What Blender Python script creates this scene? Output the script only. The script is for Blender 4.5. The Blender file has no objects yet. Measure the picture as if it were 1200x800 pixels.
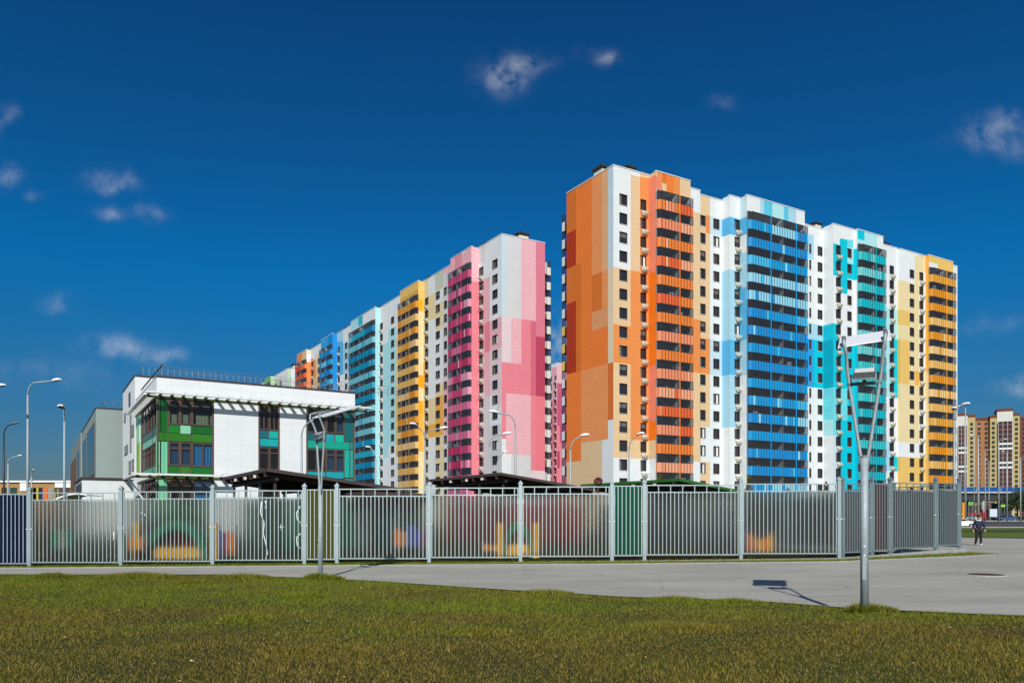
import bpy, math, random
import numpy as np
from math import radians, sin, cos, pi, sqrt
from mathutils import Vector, Matrix

random.seed(7)
rng = np.random.default_rng(7)
scene = bpy.context.scene
COL = scene.collection
F_PX, HZ, CAMH = 933.33, 606.0, 1.6

# ------------------------------------------------------------------ materials
def lin(c):
    c = c / 255.0
    return c / 12.92 if c <= 0.04045 else ((c + 0.055) / 1.055) ** 2.4
def rgb(r, g, b, k=0.86):
    return (min(lin(r) * k, .9), min(lin(g) * k, .9), min(lin(b) * k, .9), 1)
MATS = {}
def mat(name, col, rough=0.6, metal=0.0, spec=0.4, noise=0.0, nscale=2.0, coat=0.0):
    if name in MATS: return MATS[name]
    m = bpy.data.materials.new(name); m.use_nodes = True
    nt = m.node_tree; b = nt.nodes['Principled BSDF']
    b.inputs['Base Color'].default_value = col
    b.inputs['Roughness'].default_value = rough
    b.inputs['Metallic'].default_value = metal
    b.inputs['Specular IOR Level'].default_value = spec
    b.inputs['Coat Weight'].default_value = coat
    if noise > 0:
        tc = nt.nodes.new('ShaderNodeTexCoord'); n = nt.nodes.new('ShaderNodeTexNoise')
        n.inputs['Scale'].default_value = nscale; n.inputs['Detail'].default_value = 6
        nt.links.new(tc.outputs['Object'], n.inputs['Vector'])
        mr = nt.nodes.new('ShaderNodeMapRange')
        mr.inputs['From Min'].default_value = .3; mr.inputs['From Max'].default_value = .7
        mr.inputs['To Min'].default_value = 1 - noise; mr.inputs['To Max'].default_value = 1 + noise * .5
        nt.links.new(n.outputs['Fac'], mr.inputs['Value'])
        mx = nt.nodes.new('ShaderNodeVectorMath'); mx.operation = 'SCALE'
        mx.inputs[0].default_value = col[:3]
        nt.links.new(mr.outputs[0], mx.inputs['Scale'])
        nt.links.new(mx.outputs[0], b.inputs['Base Color'])
        bp = nt.nodes.new('ShaderNodeBump'); bp.inputs['Strength'].default_value = .15
        nt.links.new(n.outputs['Fac'], bp.inputs['Height']); nt.links.new(bp.outputs[0], b.inputs['Normal'])
    MATS[name] = m
    return m

# facade cladding: painted tile panels with joints and a slight tone change from tile to tile (UV in metres)
JG = bpy.data.node_groups.new('cladding', 'ShaderNodeTree')
JG.interface.new_socket('Color', in_out='INPUT', socket_type='NodeSocketColor')
JG.interface.new_socket('Color', in_out='OUTPUT', socket_type='NodeSocketColor')
JG.interface.new_socket('Height', in_out='OUTPUT', socket_type='NodeSocketFloat')
def _build_group():
    nt = JG; N = nt.nodes.new; L = nt.links.new
    gi = N('NodeGroupInput'); go = N('NodeGroupOutput')
    uv = N('ShaderNodeTexCoord')
    br = N('ShaderNodeTexBrick'); br.offset = 0.0; br.squash = 1.0
    br.inputs['Color1'].default_value = (1, 1, 1, 1); br.inputs['Color2'].default_value = (.96, .96, .96, 1)
    br.inputs['Mortar'].default_value = (.80, .80, .80, 1)
    br.inputs['Scale'].default_value = 1.0; br.inputs['Mortar Size'].default_value = .014
    br.inputs['Mortar Smooth'].default_value = .3; br.inputs['Bias'].default_value = -.2
    br.inputs['Brick Width'].default_value = 1.2; br.inputs['Row Height'].default_value = .7
    L(uv.outputs['UV'], br.inputs['Vector'])
    no = N('ShaderNodeTexNoise'); no.inputs['Scale'].default_value = .35; no.inputs['Detail'].default_value = 5
    L(uv.outputs['UV'], no.inputs['Vector'])
    mr = N('ShaderNodeMapRange'); mr.inputs['To Min'].default_value = .93; mr.inputs['To Max'].default_value = 1.05
    L(no.outputs['Fac'], mr.inputs['Value'])
    m1 = N('ShaderNodeMix'); m1.data_type = 'RGBA'; m1.blend_type = 'MULTIPLY'; m1.inputs['Factor'].default_value = 1
    L(gi.outputs['Color'], m1.inputs['A']); L(br.outputs['Color'], m1.inputs['B'])
    m2 = N('ShaderNodeVectorMath'); m2.operation = 'SCALE'
    L(m1.outputs['Result'], m2.inputs[0]); L(mr.outputs[0], m2.inputs['Scale'])
    L(m2.outputs[0], go.inputs['Color']); L(br.outputs['Fac'], go.inputs['Height'])
_build_group()
def clad(r, g, b):
    key = 'cladding_%d_%d_%d' % (r, g, b)
    if key in MATS: return MATS[key]
    m = bpy.data.materials.new(key); m.use_nodes = True; nt = m.node_tree
    bs = nt.nodes['Principled BSDF']; bs.inputs['Roughness'].default_value = .55
    bs.inputs['Specular IOR Level'].default_value = .3
    g_ = nt.nodes.new('ShaderNodeGroup'); g_.node_tree = JG
    g_.inputs['Color'].default_value = rgb(r, g, b)
    nt.links.new(g_.outputs['Color'], bs.inputs['Base Color'])
    bp = nt.nodes.new('ShaderNodeBump'); bp.inputs['Strength'].default_value = .12; bp.invert = True
    bp.inputs['Distance'].default_value = .02
    nt.links.new(g_.outputs['Height'], bp.inputs['Height']); nt.links.new(bp.outputs[0], bs.inputs['Normal'])
    MATS[key] = m
    return m

M_FRAME = mat('window_frame_brown', (.05, .038, .035, 1), .5)
M_GLASS = mat('window_glass', (.022, .022, .028, 1), .08, spec=.5)
M_CURT = mat('window_curtain', (.16, .15, .14, 1), .8, noise=.3, nscale=3)
M_GALV = mat('galvanised_steel', (.33, .39, .41, 1), .62, .25, noise=.15, nscale=14)
M_GALVD = mat('weathered_steel', (.17, .19, .2, 1), .5, .3, noise=.15, nscale=14)
M_FENCE = mat('fence_paint', (.43, .52, .53, 1), .47, .82, noise=.08, nscale=9)
M_WHITE = mat('white_paint', (.74, .76, .77, 1), .5, noise=.06, nscale=3)
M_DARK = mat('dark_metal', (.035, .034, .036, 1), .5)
M_CONC = mat('concrete', (.36, .37, .37, 1), .85, noise=.25, nscale=5)
M_ROOF = mat('roof_felt', (.09, .09, .095, 1), .9, noise=.3, nscale=1)
M_CREAM = mat('basket_cream', rgb(226, 220, 204), .6)
MAT_LAUNDRY = mat('laundry_cloth', (.5, .55, .6, 1), .9)
M_BROWN = mat('frame_brown_grey', rgb(96, 76, 68), .5)

def glassy(name, col, transp, rough=.04):
    m = bpy.data.materials.new(name); m.use_nodes = True; nt = m.node_tree
    out = nt.nodes['Material Output']; b = nt.nodes['Principled BSDF']
    b.inputs['Base Color'].default_value = col; b.inputs['Roughness'].default_value = rough
    b.inputs['Specular IOR Level'].default_value = .7
    t = nt.nodes.new('ShaderNodeBsdfTransparent'); t.inputs[0].default_value = (.75, .8, .85, 1)
    mx = nt.nodes.new('ShaderNodeMixShader'); mx.inputs[0].default_value = transp
    nt.links.new(b.outputs[0], mx.inputs[1]); nt.links.new(t.outputs[0], mx.inputs[2])
    nt.links.new(mx.outputs[0], out.inputs[0]); MATS[name] = m
    return m
M_BALG = glassy('balcony_glass', (.05, .055, .075, 1), .70)

def poly_sheet(name, col, transm=1.0, rough=.16):
    m = bpy.data.materials.new(name); m.use_nodes = True; nt = m.node_tree
    b = nt.nodes['Principled BSDF']
    b.inputs['Base Color'].default_value = col
    b.inputs['Transmission Weight'].default_value = transm
    b.inputs['Roughness'].default_value = rough
    b.inputs['IOR'].default_value = 1.35
    b.inputs['Specular IOR Level'].default_value = .35
    # twin-wall ribs of the sheet
    tc = nt.nodes.new('ShaderNodeTexCoord'); wv = nt.nodes.new('ShaderNodeTexWave')
    wv.bands_direction = 'X'; wv.inputs['Scale'].default_value = 14
    nt.links.new(tc.outputs['Object'], wv.inputs['Vector'])
    bp = nt.nodes.new('ShaderNodeBump'); bp.inputs['Strength'].default_value = .12; bp.inputs['Distance'].default_value = .002
    nt.links.new(wv.outputs['Fac'], bp.inputs['Height']); nt.links.new(bp.outputs[0], b.inputs['Normal'])
    MATS[name] = m
    return m
M_SHEET = poly_sheet('frosted_sheet', (.60, .59, .54, 1), 1.0, .17)
M_SH_BLUE = poly_sheet('dark_blue_sheet', (.004, .012, .075, 1), .25, .3)
M_SH_GREEN = poly_sheet('bottle_green_sheet', (.004, .16, .08, 1), .7, .2)
M_SH_OLIVE = poly_sheet('olive_sheet', (.25, .22, .02, 1), .8, .2)
M_SH_GREY = poly_sheet('grey_sheet', (.16, .165, .165, 1), .5, .3)
M_SH_MAR = poly_sheet('maroon_sheet', (.13, .06, .06, 1), .4, .3)

# ------------------------------------------------------------------ mesh builder
class MB:
    def __init__(s): s.v = []; s.f = []; s.m = []; s.uv = []; s.mats = []; s.sm = []
    def mi(s, m):
        if m not in s.mats: s.mats.append(m)
        return s.mats.index(m)
    def quad(s, pts, m, uv=None, smooth=False):
        i = len(s.v); s.v += [tuple(p) for p in pts]; s.f.append(tuple(range(i, i + len(pts))))
        s.m.append(s.mi(m)); s.uv.append(uv or [(p[0], p[2]) for p in pts]); s.sm.append(smooth)
    def box(s, x0, x1, y0, y1, z0, z1, m, T=None):
        c = [Vector((x, y, z)) for z in (z0, z1) for y in (y0, y1) for x in (x0, x1)]
        if T: c = [T(p) for p in c]
        for idx, ax in (((0, 1, 5, 4), 0), ((1, 3, 7, 5), 1), ((3, 2, 6, 7), 0), ((2, 0, 4, 6), 1), ((4, 5, 7, 6), 2), ((2, 3, 1, 0), 2)):
            raw = [((x0, x1)[k & 1], (y0, y1)[(k >> 1) & 1], (z0, z1)[k >> 2]) for k in idx]
            uv = [((p[0], p[1])[ax] if ax < 2 else p[0], p[2] if ax < 2 else p[1]) for p in raw]
            s.quad([c[k] for k in idx], m, uv)
    def tube(s, pts, r, m, n=10, cap=True):
        pts = [Vector(p) for p in pts]
        rs = r if isinstance(r, (list, tuple)) else [r] * len(pts)
        rings = []
        up0 = None
        for k, p in enumerate(pts):
            d = (pts[min(k + 1, len(pts) - 1)] - pts[max(k - 1, 0)]).normalized()
            a = Vector((1, 0, 0)) if abs(d.x) < .8 else Vector((0, 1, 0))
            if up0 is not None: a = up0
            u = (a - d * a.dot(d)).normalized(); w = d.cross(u); up0 = u
            rings.append([p + (u * cos(2 * pi * j / n) + w * sin(2 * pi * j / n)) * rs[k] for j in range(n)])
        i0 = len(s.v)
        for ring in rings: s.v += [tuple(q) for q in ring]
        for k in range(len(pts) - 1):
            for j in range(n):
                a = i0 + k * n + j; b = i0 + k * n + (j + 1) % n
                s.f.append((a, b, b + n, a + n)); s.m.append(s.mi(m)); s.uv.append([(0, 0)] * 4); s.sm.append(True)
        if cap:
            s.f.append(tuple(i0 + j for j in reversed(range(n)))); s.m.append(s.mi(m)); s.uv.append([(0, 0)] * n); s.sm.append(False)
            e = i0 + (len(pts) - 1) * n
            s.f.append(tuple(e + j for j in range(n))); s.m.append(s.mi(m)); s.uv.append([(0, 0)] * n); s.sm.append(False)
    def ball(s, c, rx, ry, rz, m, n=12, k=8, jit=0):
        i0 = len(s.v)
        for a in range(k + 1):
            th = pi * a / k
            for b in range(n):
                ph = 2 * pi * b / n; q = 1 + random.uniform(-jit, jit)
                s.v.append((c[0] + rx * q * sin(th) * cos(ph), c[1] + ry * q * sin(th) * sin(ph), c[2] + rz * q * cos(th)))
        for a in range(k):
            for b in range(n):
                s.f.append((i0 + a * n + b, i0 + (a + 1) * n + b, i0 + (a + 1) * n + (b + 1) % n, i0 + a * n + (b + 1) % n))
                s.m.append(s.mi(m)); s.uv.append([(0, 0)] * 4); s.sm.append(True)
    def mesh(s, name):
        me = bpy.data.meshes.new(name); me.from_pydata(s.v, [], s.f)
        for m in s.mats: me.materials.append(m)
        me.polygons.foreach_set('material_index', s.m)
        me.polygons.foreach_set('use_smooth', s.sm)
        ul = me.uv_layers.new(name='UVMap')
        flat = [c for f in s.uv for p in f for c in p]
        ul.data.foreach_set('uv', flat)
        me.update()
        return me
    def build(s, name, parent=None, loc=(0, 0, 0), rz=0, label=None, kind=None):
        o = bpy.data.objects.new(name, s.mesh(name)); COL.objects.link(o)
        o.location = loc; o.rotation_euler = (0, 0, rz)
        if parent: o.parent = parent
        if label: o['label'] = label
        if kind: o['kind'] = kind
        return o

def thing(name, label, cat, loc=(0, 0, 0), rz=0, group=None):
    o = bpy.data.objects.new(name, None); COL.objects.link(o); o.empty_display_size = .5
    o.location = loc; o.rotation_euler = (0, 0, rz); o['label'] = label; o['category'] = cat
    if group: o['group'] = group
    return o
def tag(o, label, cat, group=None):
    o['label'] = label; o['category'] = cat
    if group: o['group'] = group
    return o
def inst(name, me, parent, loc, rz=0, label=None):
    o = bpy.data.objects.new(name, me); COL.objects.link(o); o.parent = parent
    o.location = loc; o.rotation_euler = (0, 0, rz)
    if label: o['label'] = label
    return o
def place_many(name, me, parent, tr, limit=100, plural=None):
    """tr: list of (loc, rz) in the parent's frame; the nearest `limit` are parts of their own"""
    base = Vector(parent.location)
    tr = sorted(tr, key=lambda t: (base + Vector(t[0])).xy.length)
    for loc, rz in tr[:limit]: inst(name, me, parent, loc, rz)
    rest = tr[limit:]
    if rest:
        vs = np.array([v.co[:] for v in me.vertices]); out = []; fs = []; ms = []
        for k, (loc, rz) in enumerate(rest):
            c, s_ = cos(rz), sin(rz)
            w = np.stack([vs[:, 0] * c - vs[:, 1] * s_ + loc[0], vs[:, 0] * s_ + vs[:, 1] * c + loc[1], vs[:, 2] + loc[2]], 1)
            out.append(w); n0 = k * len(vs)
            for p in me.polygons: fs.append(tuple(i + n0 for i in p.vertices)); ms.append(p.material_index)
        m2 = bpy.data.meshes.new(name + '_rest'); m2.from_pydata(np.concatenate(out).tolist(), [], fs)
        for m in me.materials: m2.materials.append(m)
        m2.polygons.foreach_set('material_index', ms); m2.update()
        o = inst(plural or name + 's', m2, parent, (0, 0, 0)); o['kind'] = 'stuff'

# ------------------------------------------------------------------ pixel <-> place helpers (laying out real distances)
def at(px, D, z=0.0): return Vector(((px - 600) / F_PX * D, D, z))
def zat(y, D): return CAMH + (HZ - y) * D / F_PX
AA = radians(31.0)
class Fac:
    """a facade line: origin on the ground, x runs to the right as seen from outside, y runs into the building"""
    def __init__(s, O, ang): s.O = Vector((O[0], O[1])); s.a = ang; s.r = Vector((cos(ang), sin(ang))); s.i = Vector((-sin(ang), cos(ang)))
    def W(s, x, y, z=0): p = s.O + s.r * x + s.i * y; return Vector((p.x, p.y, z))
    def X(s, px, o=0.0):
        k = (px - 600) / F_PX; q = s.O - s.i * o
        return (q.x - k * q.y) / (k * s.r.y - s.r.x)
    def D(s, x, o=0.0): return (s.O + s.r * x - s.i * o).y
    def PX(s, x, o=0.0): p = s.O + s.r * x - s.i * o; return 600 + F_PX * p.x / p.y
T1, T2 = AA, AA - pi / 2
ST = 2.8

# ------------------------------------------------------------------ tower parts
def window_mesh(w, h, k=0):
    b = MB(); d = .22
    x0, x1, z0, z1 = -w / 2, w / 2, -h / 2, h / 2
    b.quad([(x0, 0, z0), (x0, d, z0), (x0, d, z1), (x0, 0, z1)], M_FRAME)
    b.quad([(x1, d, z0), (x1, 0, z0), (x1, 0, z1), (x1, d, z1)], M_FRAME)
    b.quad([(x0, 0, z1), (x0, d, z1), (x1, d, z1), (x1, 0, z1)], M_FRAME)
    b.quad([(x0, d, z0), (x0, 0, z0), (x1, 0, z0), (x1, d, z0)], M_CREAM)
    b.quad([(x0, d, z0), (x1, d, z0), (x1, d, z1), (x0, d, z1)], M_GLASS)
    t = .07
    for (a, c, e, f) in ((x0, x0 + t, z0, z1), (x1 - t, x1, z0, z1), (x0 + t, x1 - t, z0, z0 + t), (x0 + t, x1 - t, z1 - t, z1), (x0 + w * .38, x0 + w * .38 + t, z0 + t, z1 - t)):
        b.box(a, c, d - .07, d - .003, e, f, M_FRAME)
    if k in (1, 3): b.quad([(x0 + t, d - .01, z0 + t), (x0 + w * .36, d - .01, z0 + t), (x0 + w * .36, d - .01, z1 - t), (x0 + t, d - .01, z1 - t)], M_CURT)
    if k == 2: b.quad([(x0 + t, d - .01, z0 + h * .55), (x1 - t, d - .01, z0 + h * .55), (x1 - t, d - .01, z1 - t), (x0 + t, d - .01, z1 - t)], M_CURT)
    if k == 3: b.quad([(x0 + w * .62, d - .012, z0 + t), (x1 - t, d - .012, z0 + t), (x1 - t, d - .012, z1 - t), (x0 + w * .62, d - .012, z1 - t)], M_WHITE)
    b.box(x0 - .03, x1 + .03, -.05, .02, z0 - .05, z0 - .004, M_CREAM)
    return b.mesh('window')
_wm = {}
def wmesh(w, h):
    key = (round(w, 1), round(h, 1))
    if key not in _wm: _wm[key] = [window_mesh(w, h, q) for q in range(4)]
    return _wm[key]
def basket_mesh():
    b = MB(); n = 7
    prof = [(-.5 + i / (n - 1)) for i in range(n)]
    def P(u, t):  # trough that narrows and comes in towards its bottom
        s_ = 1 - .45 * t ** 2
        return (u * 1.35 * s_, -.02 - .62 * (1 - .5 * t * t) * (1 - (2 * u) ** 4 * .5), .32 - .62 * t)
    ts = [0, .3, .6, .85, 1]
    for j in range(4):
        for i in range(n - 1):
            b.quad([P(prof[i], ts[j + 1]), P(prof[i + 1], ts[j + 1]), P(prof[i + 1], ts[j]), P(prof[i], ts[j])], M_CREAM, smooth=True)
    for s_ in (-1, 1):
        b.quad([(s_ * .675, 0, .32), (s_ * .675, -.28, .32), (s_ * .32, -.15, -.3), (s_ * .32, 0, -.3)], M_CREAM)
    b.quad([P(u, 1) for u in prof] + [(.32, 0, -.3), (-.32, 0, -.3)], M_CREAM)
    b.box(-.42, .42, -.36, -.05, -.2, .36, M_WHITE)
    return b.mesh('ac_basket')
BASKET = basket_mesh()

def balcony(parent, loc, rz, W, cols, near, depth=1.95, simple=False, fl=0):
    """loc = floor-line point on the recess back line; x 0..W to the right, y<0 outwards. near=+1 rounded corner at left, -1 at right"""
    f = lambda x: x if near > 0 else W - x
    R = .65; yF = -depth
    # outline from near side to far side
    path = [(0.02, yF + R + .03), (0.02, yF + R)]
    for k in range(1, 6):
        a = k / 6 * pi / 2; path.append((.02 + R - R * cos(a), yF + R - R * sin(a)))
    nst = max(2, int((W - R) / .62))
    for k in range(nst + 1): path.append((R + .02 + (W - R - .04) * k / nst, yF))
    path.append((W - .02, -.5))
    P = [(f(x), y) for x, y in path]
    s = MB()
    ring = P + [(f(W - .02), 0), (f(.02), 0)]
    if near < 0: ring = ring[::-1]
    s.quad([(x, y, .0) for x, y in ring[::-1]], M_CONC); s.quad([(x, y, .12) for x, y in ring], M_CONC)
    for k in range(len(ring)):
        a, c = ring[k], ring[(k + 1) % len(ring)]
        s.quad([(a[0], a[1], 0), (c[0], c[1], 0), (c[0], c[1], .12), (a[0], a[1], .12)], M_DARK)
    # divider between the two flats and rough interior wall with a door
    xm = W * .56 if near > 0 else W * .44
    s.box(xm - .06, xm + .06, yF + .04, 0, .12, 2.8, clad(214, 214, 206))
    divs = (.35, .79) if W > 8.5 else (.6,)
    for dv in divs: s.box(f(W * dv) - .09, f(W * dv) + .09, yF - .07, yF - .036, -.05, 2.78, clad(*cols[0]))
    # dark balcony door and window in the flat wall, things kept on the balcony
    for xc in ((xm - .06) * .5, (xm + .06 + W) * .5):
        if xc > .9 and W - xc > .8: s.box(xc - .75, xc + .6, -.05, -.01, .35, 2.45, M_GLASS); s.box(xc - .05, xc + .02, -.07, -.051, .35, 2.45, M_WHITE)
    for _ in range(random.choice((0, 1, 1, 2))):
        xq = random.uniform(.9, max(1.0, W - 1.5)); hh = random.uniform(1.2, 2.3); s.box(xq, xq + random.uniform(.3, .7), yF + .25, yF + .7, .12, hh, random.choice((M_WHITE, M_CURT, M_CREAM, M_BROWN, MAT_LAUNDRY)))
    b = s.build('balcony', parent, loc, rz)
    q = MB(); g = MB(); zt = 1.42
    tones = [clad(*c) for c in cols]
    segt = [random.choice(tones) for _ in range(3)]
    if random.random() < .45: segt[1] = segt[2] = segt[0]
    for k in range(len(P) - 1):
        a, c = P[k], P[k + 1]
        frac = abs(f((a[0] + c[0]) / 2)) / W
        m = segt[sum(frac > dv for dv in divs)]
        if random.random() < .10: m = random.choice(tones)
        o_ = .03
        dx, dy = c[0] - a[0], c[1] - a[1]; L = sqrt(dx * dx + dy * dy) or 1
        n_ = (dy / L * o_ * near, -dx / L * o_ * near)
        gp = min(.1, .065 / L); A = (a[0] + n_[0] + dx * gp, a[1] + n_[1] + dy * gp); C_ = (c[0] + n_[0] - dx * gp, c[1] + n_[1] - dy * gp)
        pts = [(A[0], A[1], -.03), (C_[0], C_[1], -.03), (C_[0], C_[1], zt - .0), (A[0], A[1], zt - .0)]
        if near < 0: pts = pts[::-1]
        q.quad(pts, m, [(k * .8 + .2, .1)] * 4)
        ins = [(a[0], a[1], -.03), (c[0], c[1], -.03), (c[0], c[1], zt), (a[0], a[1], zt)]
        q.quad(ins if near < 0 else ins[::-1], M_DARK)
        g.quad([(a[0], a[1], zt + .05), (c[0], c[1], zt + .05), (c[0], c[1], 2.72), (a[0], a[1], 2.72)], M_BALG)
        if k > 5 or k == 1:
            g.box(a[0] - .025, a[0] + .025, a[1] - .03, a[1] + .03, zt, 2.76, M_DARK)
    xs = sorted([P[6][0], P[-2][0]])
    g.box(xs[0], xs[1], yF - .035, yF + .035, zt, zt + .06, M_DARK)
    g.box(xs[0], xs[1], yF - .035, yF + .035, 2.68, 2.76, M_DARK)
    q.build('parapet', b); g.build('glazing', b)
    return b

class Tower:
    """columns: list of (px0, px1, [(colour, y_end), ...]) colour patches from the roof down"""
    def __init__(s, name, label, corner_px, D, group=None, zc=48.6, rows=17):
        s.C = at(corner_px, D); s.e = thing(name, label, 'building', s.C, 0, group); s.zc = zc; s.rows = rows
        s.win = []; s.ac = []
    def loc(s, P): return (P.x - s.C.x, P.y - s.C.y, P.z)
    def snap(s, z):
        g = s.zc + 1.0
        if z > g + .6: return z
        return g - ST * round((g - z) / ST)
    def facade(s, ang, segs, columns, windows, bays, palette_back=(205, 196, 190), wname='wall'):
        F = Fac(s.C.xy, ang); t1 = abs(ang - T1) < .01; s.F = F
        n = len(segs); xb = [None] * (n + 1)
        if t1:
            xb[0] = F.X(segs[0][0], segs[0][2])
            for k in range(n): xb[k + 1] = F.X(segs[k][1], segs[k][2])
        else:
            for k in range(n): xb[k] = F.X(segs[k][0], segs[k][2])
            xb[n] = F.X(segs[-1][1], segs[-1][2])
        def colfor(px, D):
            for c in columns:
                if c[0] <= px < c[1]: return [(clad(*k), s.snap(zat(y, D))) for k, y in c[2]]
            c = min(columns, key=lambda c: min(abs(c[0] - px), abs(c[1] - px)))
            return [(clad(*k), s.snap(zat(y, D))) for k, y in c[2]]
        mb = MB()
        holes = []
        for (px, wpx, h, rows, ac) in windows:
            for sg_i, sg in enumerate(segs):
                x = F.X(px, sg[2])
                if xb[sg_i] <= x <= xb[sg_i + 1]:
                    w = abs(F.X(px + wpx / 2, sg[2]) - F.X(px - wpx / 2, sg[2]))
                    w = max(w, .35)
                    for r in rows:
                        z = s.zc - ST * r; holes.append((sg_i, x - w / 2, x + w / 2, z - h / 2, z + h / 2))
                        s.win.append((w, h, s.loc(F.W(x, -sg[2], z)), ang))
                        if ac: s.ac.append((s.loc(F.W(x + .12, -sg[2], z - 1.42)), ang))
                    break
        def strip(xa, xe, zlo, zhi, o, pxmid, hs):
            """plain vertical strip with colour changes and holes"""
            D = F.D((xa + xe) / 2, o)
            bands = colfor(pxmid, D)
            zs = {zlo, zhi}
            for m, zz in bands:
                if zlo < zz < zhi: zs.add(zz)
            for h in hs: zs.update([h[3], h[4]])
            zs = sorted(zs)
            for a, c in zip(zs[:-1], zs[1:]):
                zm = (a + c) / 2
                if any(h[3] < zm < h[4] for h in hs): continue
                m = bands[-1][0]
                for mm, zz in bands:
                    if zm > zz: m = mm; break
                p = [F.W(xa, -o, a), F.W(xe, -o, a), F.W(xe, -o, c), F.W(xa, -o, c)]
                mb.quad([s.loc(q) for q in p], m, [(xa, a), (xe, a), (xe, c), (xa, c)])
        for k, sg in enumerate(segs):
            xa, xe, o, zt = xb[k], xb[k + 1], sg[2], sg[3]
            bay = len(sg) > 4 and sg[4]
            hs = [h for h in holes if h[0] == k]
            xs = {xa, xe}
            for c in columns:
                for p in c[:2]:
                    x = F.X(p, o)
                    if xa + .05 < x < xe - .05: xs.add(x)
            for h in hs: xs.update([h[1], h[2]])
            xs = sorted(xs)
            zlo = s.zc + 1.98 if bay else 0
            for a, c in zip(xs[:-1], xs[1:]):
                xm = (a + c) / 2
                strip(a, c, zlo, zt, o, F.PX(xm, o), [h for h in hs if h[1] < xm < h[2]])
            if bay:
                cb = clad(*palette_back)
                def face(x0, y0, x1, y1, z0, z1, m): mb.quad([s.loc(F.W(x0, y0, z0)), s.loc(F.W(x1, y1, z0)), s.loc(F.W(x1, y1, z1)), s.loc(F.W(x0, y0, z1))], m, [(x0 + y0, z0), (x1 + y1, z0), (x1 + y1, z1), (x0 + y0, z1)])
                face(xa, -.15, xe, -.15, 0, zlo, cb)
                mb.quad([s.loc(F.W(xa, -o, zlo)), s.loc(F.W(xe, -o, zlo)), s.loc(F.W(xe, -.15, zlo)), s.loc(F.W(xa, -.15, zlo))], M_WHITE)
                face(xe - .2, -o + .0, xe - .2, -.15, 0, zlo, clad(200, 205, 205)); face(xa + .2, -.15, xa + .2, -o, 0, zlo, clad(200, 205, 205))
                face(xa, -o, xa + .2, -o, 0, zlo, clad(200, 205, 205)); face(xe - .2, -o, xe, -o, 0, zlo, clad(200, 205, 205))
                cols, rows = sg[4], sg[5] if len(sg) > 5 else range(16)
                for r in rows:
                    z = s.zc - ST * r - 1.02
                    balcony(s.e, s.loc(F.W(xa, -.16, z)), ang, xe - xa, cols, 1 if t1 else -1, o + .45)
                if len(sg) > 6 and sg[6]:
                    for r in rows:
                        xx = xe if t1 else xa
                        s.ac.append((s.loc(F.W(xx + (.45 if t1 else -.45), 0, s.zc - ST * r - .5)), ang))
            # coping
            mb.box(xa - .05, xe + .05, -o - .06, -o + .4, zt - .0, zt + .12, M_WHITE, T=lambda p: Vector(s.loc(F.W(p.x, p.y, p.z))))
        for k in range(n - 1):
            o0, o1 = segs[k][2], segs[k + 1][2]
            x = xb[k + 1]
            if abs(o0 - o1) < .01:
                continue
            zt = segs[k + 1][3] if o1 > o0 else segs[k][3]
            pm = (F.PX(x, o0) + F.PX(x, o1)) / 2
            D = F.D(x, (o0 + o1) / 2); bands = colfor(pm, D)
            zs = sorted({0, zt} | {zz for m, zz in bands if 0 < zz < zt})
            for a, c in zip(zs[:-1], zs[1:]):
                zm = (a + c) / 2; m = bands[-1][0]
                for mm, zz in bands:
                    if zm > zz: m = mm; break
                mb.quad([s.loc(F.W(x, -o0, a)), s.loc(F.W(x, -o1, a)), s.loc(F.W(x, -o1, c)), s.loc(F.W(x, -o0, c))], m, [(o0, a), (o1, a), (o1, c), (o0, c)])
        mb.build(wname, s.e)
        return xb, F
    def finish(s, L1, L2, back=(225, 225, 220)):
        """L1 = extent along the right-going face, L2 along the left/back-going face"""
        F = Fac(s.C.xy, T1); z = s.zc + 3.9; mb = MB(); m = clad(*back)
        def q(x0, y0, x1, y1):
            mb.quad([s.loc(F.W(x0, y0, 0)), s.loc(F.W(x1, y1, 0)), s.loc(F.W(x1, y1, z)), s.loc(F.W(x0, y0, z))], m, [(0, 0), (abs(x1 - x0) + abs(y1 - y0), 0), (abs(x1 - x0) + abs(y1 - y0), z), (0, z)])
        q(L1, 0, L1, L2); q(L1, L2, 0, L2)
        mb.build('rear_wall', s.e)
        r = MB(); r.quad([s.loc(F.W(0.05, .05, z - .1)), s.loc(F.W(L1 - .05, .05, z - .1)), s.loc(F.W(L1 - .05, L2 - .05, z - .1)), s.loc(F.W(.05, L2 - .05, z - .1))], M_ROOF)
        r.build('roof', s.e)
        by = {}
        for w, h, loc, rz in s.win: by.setdefault((round(w, 1), round(h, 1), random.random() < .25), []).append((w, loc, rz))
        alls = sorted(s.win, key=lambda t: (s.C + Vector(t[2])).xy.length)
        near = alls[:100]; rest = alls[100:]
        for w, h, loc, rz in near:
            o = inst('window', wmesh(w, h)[random.choice((0, 0, 0, 1, 1, 2, 3))], s.e, loc, rz); o.scale.x = w / round(w, 1)
        if rest:
            vs = []; fs = []; ms = []
            for w, h, loc, rz in rest:
                me = wmesh(w, h)[random.choice((0, 0, 1))]; n0 = len(vs); c, s_ = cos(rz), sin(rz); k = w / round(w, 1)
                for v in me.vertices: vs.append((v.co.x * k * c - v.co.y * s_ + loc[0], v.co.x * k * s_ + v.co.y * c + loc[1], v.co.z + loc[2]))
                for p in me.polygons: fs.append(tuple(i + n0 for i in p.vertices)); ms.append(p.material_index)
            me0 = wmesh(1.2, 1.6)[1]; m2 = bpy.data.meshes.new('windows'); m2.from_pydata(vs, [], fs)
            for m_ in (M_FRAME, M_CREAM, M_GLASS, M_CURT): m2.materials.append(m_)
            m2.polygons.foreach_set('material_index', ms); m2.update()
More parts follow.
